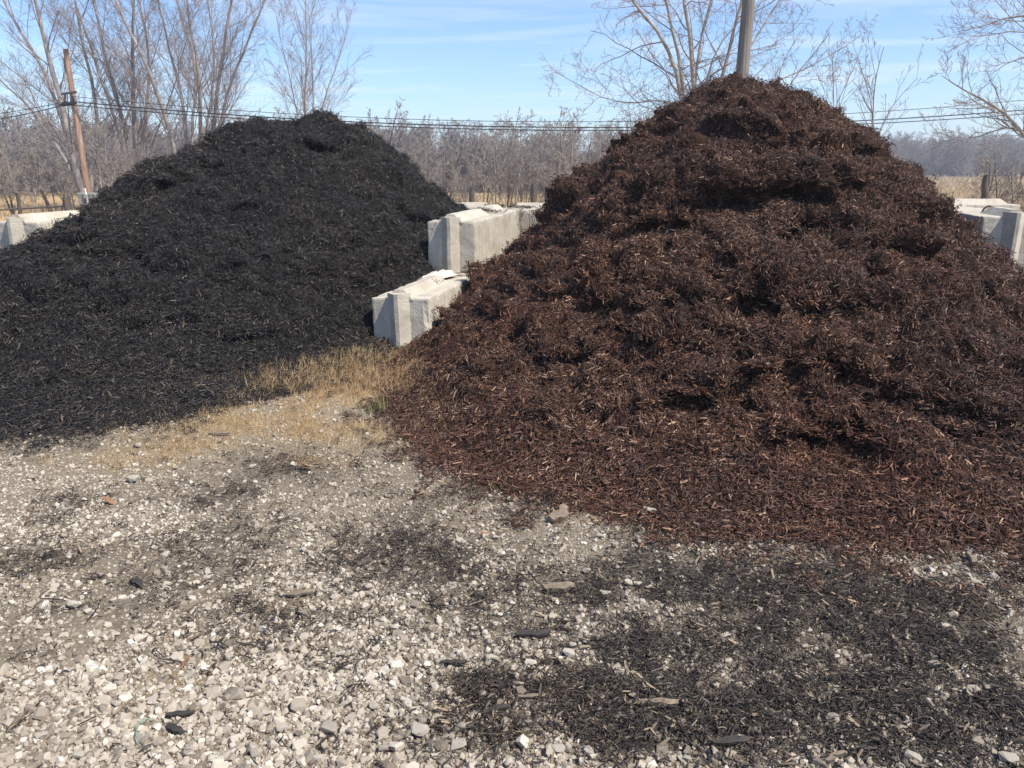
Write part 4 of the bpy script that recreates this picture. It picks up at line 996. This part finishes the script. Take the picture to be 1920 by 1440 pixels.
# ------------------------------------------------------------------ gravel, scattered mulch on the lot
stones = rock_protos('crushed_stone', range(600, 614), M['stone'])
r = np.random.RandomState(77)
def gravel_density(X, Y):
    p = np.stack([X, Y, 0*X], -1)
    mul = np.clip(cover(X, Y, MULCH, 1), 0, 1); st = np.clip(cover(X, Y, STRAW, 2), 0, 1); du = np.clip(cover(X, Y, DUST, 3), 0, 1)
    n = 0.72+0.75*fbm(p*0.9+11, 4)
    d = np.clip(n-0.06, 0.10, 0.92)*(1-0.62*np.clip(mul*1.15, 0, 1))*(1-0.72*st)*(1-0.62*du)
    hz = heap_z(X, Y); return d*(hz < 0.03)*(1-0.5*smooth(hz, -.04, .02))*wall_clear(X, Y)
def lay_stones(n, lo, hi, mean_sd, ylo, yhi, up_bias, seed, sink=0.22, margin=False):
    r = np.random.RandomState(seed); X, Y = visible_lot(n, r, ylo, yhi, margin); d = gravel_density(X, Y)
    # even coverage: the log-spaced rows are denser close by by 1/Y^2
    k = r.rand(n) < d; X, Y, d = X[k], Y[k], d[k]; m = len(X)
    size = np.clip(r.lognormal(mean_sd[0], mean_sd[1], m), lo, hi)
    size = size*(1.02-0.24*smooth(Y, 2.3, 4.0))
    Z = ground_z(X, Y)+size*(0.5*0.85-sink)*r.uniform(-.1, 1.35, m)
    N = np.stack([r.normal(0, .45, m), r.normal(0, .45, m), np.ones(m)], 1)
    S = size[:, None]*r.uniform(.8, 1.2, (m, 3))
    p = np.stack([X, Y, 0*X], -1)
    mul = np.clip(cover(X, Y, MULCH, 1), 0, 1)
    t = np.clip(r.normal(.50, .24, m)+0.3*perlin(p*0.8+4)+0.18*d-0.15+up_bias-0.5*mul*(r.rand(m) < .85), 0, 1)
    return np.stack([X, Y, Z], 1), euler_from(N, r.uniform(0, 6.28, m)), S, r.randint(0, len(stones), m), t
parts = [lay_stones(120000, .010, .050, (math.log(.0170), .42), 1.7, 9.0, 0.07, 1), lay_stones(170000, .004, .014, (math.log(.0085), .35), 1.7, 8.0, -0.06, 2, .12), lay_stones(46000, .012, .052, (math.log(.022), .40), 0.9, 8.5, 0.07, 3, .22, True), lay_stones(14000, .012, .052, (math.log(.022), .40), 0.7, 1.75, 0.07, 4)]
scatter('gravel', *[np.concatenate([a[k] for a in parts]) for k in range(5)], stones, None, 'pale crushed limestone gravel covering the lot', 'gravel')

chips = [cluster_proto('loose_chip', k, M['ground_chip'], 700+k, 1, 0.0, (0.025, 0.075), (0.005, 0.015), 0.18, 0.03) for k in range(14)]
clumps = [cluster_proto('loose_chip_clump', k, M['ground_chip'], 730+k, 12, 0.07, (0.014, 0.05), (0.004, 0.012), 0.15, 0.05) for k in range(8)]
r = np.random.RandomState(78)
def lay_mulch(n, ylo, yhi, seed, power, base, sc, pr):
    r = np.random.RandomState(seed); X, Y = visible_lot(n, r, ylo, yhi); m = np.clip(cover(X, Y, MULCH, 1), 0, 1)
    hz = heap_fn(X, Y, **BROWN)
    k = (r.rand(n) < 0.82*m**power+base) & (heap_z(X, Y) < 0.04) & wall_clear(X, Y); X, Y = X[k], Y[k]; q = len(X)
    Z = ground_z(X, Y)+0.006+0.022*m[k]*r.rand(q); N = np.stack([r.normal(0, .16, q), r.normal(0, .16, q), np.ones(q)], 1)
    return np.stack([X, Y, Z], 1), euler_from(N, r.uniform(0, 6.28, q)), r.uniform(*sc, (q, 1))*np.ones((1, 3)), r.randint(0, pr, q), np.clip(r.normal(.52, .22, q)+.12*(1-m[k]), 0, 1)
a = lay_mulch(52000, 1.7, 8.5, 5, 1.1, 0.045, (.25, .8), len(chips)); b = lay_mulch(24000, 1.7, 7.0, 6, 1.35, 0.02, (.35, .7), len(clumps))
scatter('scattered_wood_chips', *a, chips, None, 'black wood chips strewn over the gravel', 'wood chips')
scatter('scattered_mulch', *b, clumps, None, 'thin dark mulch layer spread over the near gravel', 'mulch')
# brown skirt where the heap thins out onto the lot
n = 60000; X = r.uniform(-2.6, 5, n); Y = r.uniform(2.8, 8.5, n); h = heap_fn(X, Y, **BROWN)
jag = 0.05*fbm(np.stack([X*1.6, Y*1.6, 0*X], -1), 3)
k = (h < 0.02) & (r.rand(n) < 0.5*np.exp(np.clip(h+jag, -.3, 0)/0.018)) & wall_clear(X, Y); X, Y = X[k], Y[k]; q = len(X)
N = np.stack([r.normal(0, .18, q), r.normal(0, .18, q), np.ones(q)], 1)
scatter('mulch_skirt', np.stack([X, Y, ground_z(X, Y)+.012], 1), euler_from(N, r.uniform(0, 6.28, q)), r.uniform(.6, 1.1, (q, 1))*np.ones((1, 3)), r.randint(0, 12, q), np.clip(r.normal(.5, .15, q), 0, 1), [p.copy() for p in brown_protos], None, 'brown chips thinning out at the foot of the brown heap', 'mulch')
n = 30000; X = r.uniform(-7.5, -0.8, n); Y = r.uniform(4.2, 9, n); h = heap_fn(X, Y, **BLACK)
k = (h < 0.02) & (r.rand(n) < 0.4*np.exp(np.clip(h+0.05*fbm(np.stack([X*1.6, Y*1.6, 0*X], -1), 3), -.3, 0)/0.018)) & wall_clear(X, Y); X, Y = X[k], Y[k]; q = len(X)
N = np.stack([r.normal(0, .18, q), r.normal(0, .18, q), np.ones(q)], 1)
scatter('mulch_skirt', np.stack([X, Y, ground_z(X, Y)+.012], 1), euler_from(N, r.uniform(0, 6.28, q)), r.uniform(.6, 1.1, (q, 1))*np.ones((1, 3)), r.randint(0, 10, q), np.clip(r.normal(.5, .15, q), 0, 1), [p.copy() for p in black_protos], None, 'black chips thinning out at the foot of the black heap', 'mulch')

# ------------------------------------------------------------------ single stones, wood pieces, leaves that stand out
lumps = [bm_mesh('stone', rock_bm(800+k, 22, 0.62, 1.25), M['lump']) for k in range(8)]
rs_ = random.Random(4)
def stone(px, py, wpx, label, group):
    p = ground(px, py); dist = p[1]*CP+CAM_H*SP; s = 0.86*wpx/FPX*dist
    o = link_mesh('stone', lumps[rs_.randrange(8)]); o.scale = (s, s*rs_.uniform(.75, 1), s*rs_.uniform(.75, 1.05)); o.rotation_euler = (rs_.uniform(-.3, .3), rs_.uniform(-.3, .3), rs_.uniform(-.5, .5))
    o.location = (p[0], p[1], float(ground_z(np.array(p[0]), np.array(p[1])))+0.27*s+0.008)
    return tag(o, label, 'stone', group)
stone(865, 1370, 26, 'smooth pale stone alone at the left border of the black mulch patch', None)
stone(785, 1378, 40, 'broad flat grey stone in the gravel, left of the black mulch patch', None)
stone(860, 1405, 34, 'buff angular stone just below the lone pale stone', None)
stone(1046, 1412, 30, 'large rough stone at the bottom edge of the black mulch', None)
stone(1218, 966, 26, 'bright angular stone at the foot of the brown heap', None)
stone(1066, 1234, 28, 'white stone inside the upper left of the black mulch patch', None)
stone(560, 1335, 38, 'big grey white stone among the lower gravel, left of centre', None)
stone(620, 1375, 42, 'largest grey stone near the bottom of the gravel', None)
stone(530, 1375, 30, 'rounded pale stone beside the largest grey stone', None)
stone(140, 1138, 30, 'flat pale stone beside the dusty bare patch', None)
stone(250, 908, 26, 'flat white stone near the orange leaf in the far gravel', None)
GS1 = 'pale stones lying on the black mulch patch'
for px, py, w in ((1135, 1120, 22), (1100, 1075, 16), (1178, 1098, 16), (1198, 1100, 14), (1215, 1106, 14), (1230, 1279, 16), (1186, 1308, 14), (1104, 1416, 20), (1174, 1174, 12), (1073, 1216, 14), (1288, 1428, 16), (1200, 1424, 14), (1826, 1102, 20), (1592, 1176, 14), (1656, 1190, 16), (1770, 1181, 20), (1494, 1274, 14), (1822, 1296, 24), (1702, 1283, 18), (1475, 1357, 16), (1520, 1410, 22), (1390, 1392, 20), (1810, 1256, 12), (1258, 1160, 12), (1340, 1290, 13), (1010, 1235, 16), (905, 1308, 14), (1710, 1425, 30), (1890, 1428, 34), (1280, 1345, 12), (1238, 1075, 14), (1152, 1027, 16), (1125, 1010, 14), (1420, 1185, 12)):
    stone(px, py, w*1.1, 'pale stone lying on the black mulch patch', GS1)
GS2 = 'bigger stones in the pale gravel'
for px, py, w in ((430, 1240, 22), (395, 1290, 20), (340, 1345, 22), (470, 1300, 22), (300, 1400, 24), (220, 1330, 20), (500, 1345, 22), (480, 1420, 26), (80, 1390, 24), (150, 1425, 26), (700, 1330, 22), (720, 1410, 24), (655, 1290, 18), (580, 1250, 16), (870, 1070, 16), (980, 1100, 14), (640, 1230, 16), (740, 1180, 14), (420, 975, 14), (120, 1010, 14), (190, 1080, 16), (570, 1030, 14), (690, 1105, 13), (930, 1010, 14), (330, 885, 12), (60, 900, 18), (475, 880, 14), (700, 875, 11), (260, 840, 14)):
    stone(px, py, w, 'bigger stone set in the pale gravel', GS2)
def wood(px, py, lpx, wpx, ang, mat, label, cat='wood piece', z=0.02, seed=1, seg=5, group=None, bend=.05):
    p = ground(px, py); sc = (p[1]*CP+CAM_H*SP)/FPX; L, w = lpx*sc, wpx*sc
    V, F = chip_arrays(random.Random(seed), L, w, w*.55, bend, seg)
    o = link_mesh('wood_splinter', np_mesh('wood_splinter', V, quads=F, mat=mat, smooth_shade=False)); o.location = (p[0], p[1], float(ground_z(np.array(p[0]), np.array(p[1])))+z); o.rotation_euler = (.2, -.04, ang)
    return tag(o, label, cat, group)
wood(1232, 1326, 105, 11, -.06, M['pale_wood'], 'long grey splinter on the black mulch, low in the middle', seed=3, seg=7)
wood(1050, 972, 60, 22, 1.0, M['pale_wood'], 'chunk of grey split wood at the foot of the brown heap', seed=5)
wood(330, 1378, 40, 15, -.5, M['dark_wood'], 'dark square-ended wood chunk in the lower left gravel', seed=7)
wood(258, 1094, 40, 11, -.6, M['dark_wood'], 'short dark stick on the left gravel', seed=9)
wood(1000, 1197, 60, 13, .08, M['dark_wood'], 'long dark sliver left of the white stone in the mulch', seed=11)
wood(560, 1118, 50, 9, .15, M['pale_wood'], 'pale splinter lying across the middle gravel', seed=13)
wood(1050, 1110, 55, 18, .25, M['pale_wood'], 'weathered flat splinter at the edge of the black mulch', seed=15)
wood(1000, 1315, 60, 7, .05, M['pale_wood'], 'thin tan splinter in the lower mulch, right of the lone pale stone', seed=17)
wood(930, 1340, 50, 10, .3, M['dark_wood'], 'dark splinter right of the lone pale stone', seed=18)
wood(1820, 1060, 40, 12, 1.2, M['pale_wood'], 'tan splinter lying at the foot of the brown heap, right side', seed=19)
wood(410, 820, 40, 6, .0, M['pale_wood'], 'pale stick lying in the straw before the black heap', seed=21)
wood(1370, 1400, 70, 14, .1, M['dark_wood'], 'thick dark splinter beside the bottom stones', seed=23)
wood(1565, 1425, 50, 8, .5, M['pale_wood'], 'pale forked sliver at the bottom edge among stones', seed=25)
wood(362, 1140, 30, 9, 1.3, M['pale_wood'], 'upright tan sliver in the middle left gravel', seed=27)
wood(340, 1350, 50, 9, .1, M['dark_wood'], 'long dark sliver above the dark square-ended chunk', seed=29)
wood(850, 1250, 46, 8, -.1, M['dark_wood'], 'dark sliver at the upper left tip of the black mulch', seed=31)
def leaf(px, py, lpx, ang, label, seed):
    p = ground(px, py); L = lpx*(p[1]*CP+CAM_H*SP)/FPX; n = 9; V = []; F = []; r = random.Random(seed)
    for i in range(n):
        t = i/(n-1); w = L*0.30*math.sin(math.pi*(0.04+0.92*t))*(1.0 if i % 2 else 0.55)
        z = 0.02*math.sin(3*t+seed)+L*.12*(t-.5)**2
        V += [((t-.5)*L, -w, z+w*.5), ((t-.5)*L, 0, z), ((t-.5)*L, w, z+w*.35)]
    for i in range(n-1):
        for k in range(2): F.append((i*3+k, i*3+k+1, i*3+k+4, i*3+k+3))
    me = np_mesh('oak_leaf', np.array(V), quads=np.array(F), mat=M['leaf']); o = link_mesh('oak_leaf', me)
    o.location = (p[0], p[1], float(ground_z(np.array(p[0]), np.array(p[1])))+.022); o.rotation_euler = (r.uniform(-.2, .2), r.uniform(-.2, .2), ang)
    return tag(o, label, 'leaf')
leaf(572, 884, 28, .2, 'rust orange oak leaf in the gravel before the straw', 1)
leaf(207, 949, 26, .1, 'pale orange oak leaf on the left gravel', 2)
leaf(672, 738, 18, .8, 'brown leaf among the dry grass near the brown mulch', 3)
leaf(415, 832, 16, .5, 'small orange leaf in the thin straw left of centre', 4)
leaf(350, 1255, 24, .9, 'curled brown leaf beside straw in the lower left gravel', 5)
leaf(905, 1012, 20, .1, 'small tan leaf on the gravel below the brown heap', 6)
pts = np.array([ground(*p)+np.array([0, 0, .03]) for p in ((280, 1360), (266, 1368), (258, 1380), (257, 1392), (262, 1402), (258, 1408))])
V, F = tube_arrays((pts-pts[0])[None], np.full((1, 6), .0022), 5)
o = link_mesh('plastic_strap', np_mesh('plastic_strap', V, quads=F, mat=M['strap'])); o.location = pts[0]; tag(o, 'thin curled green strap in the lower left gravel', 'strap')
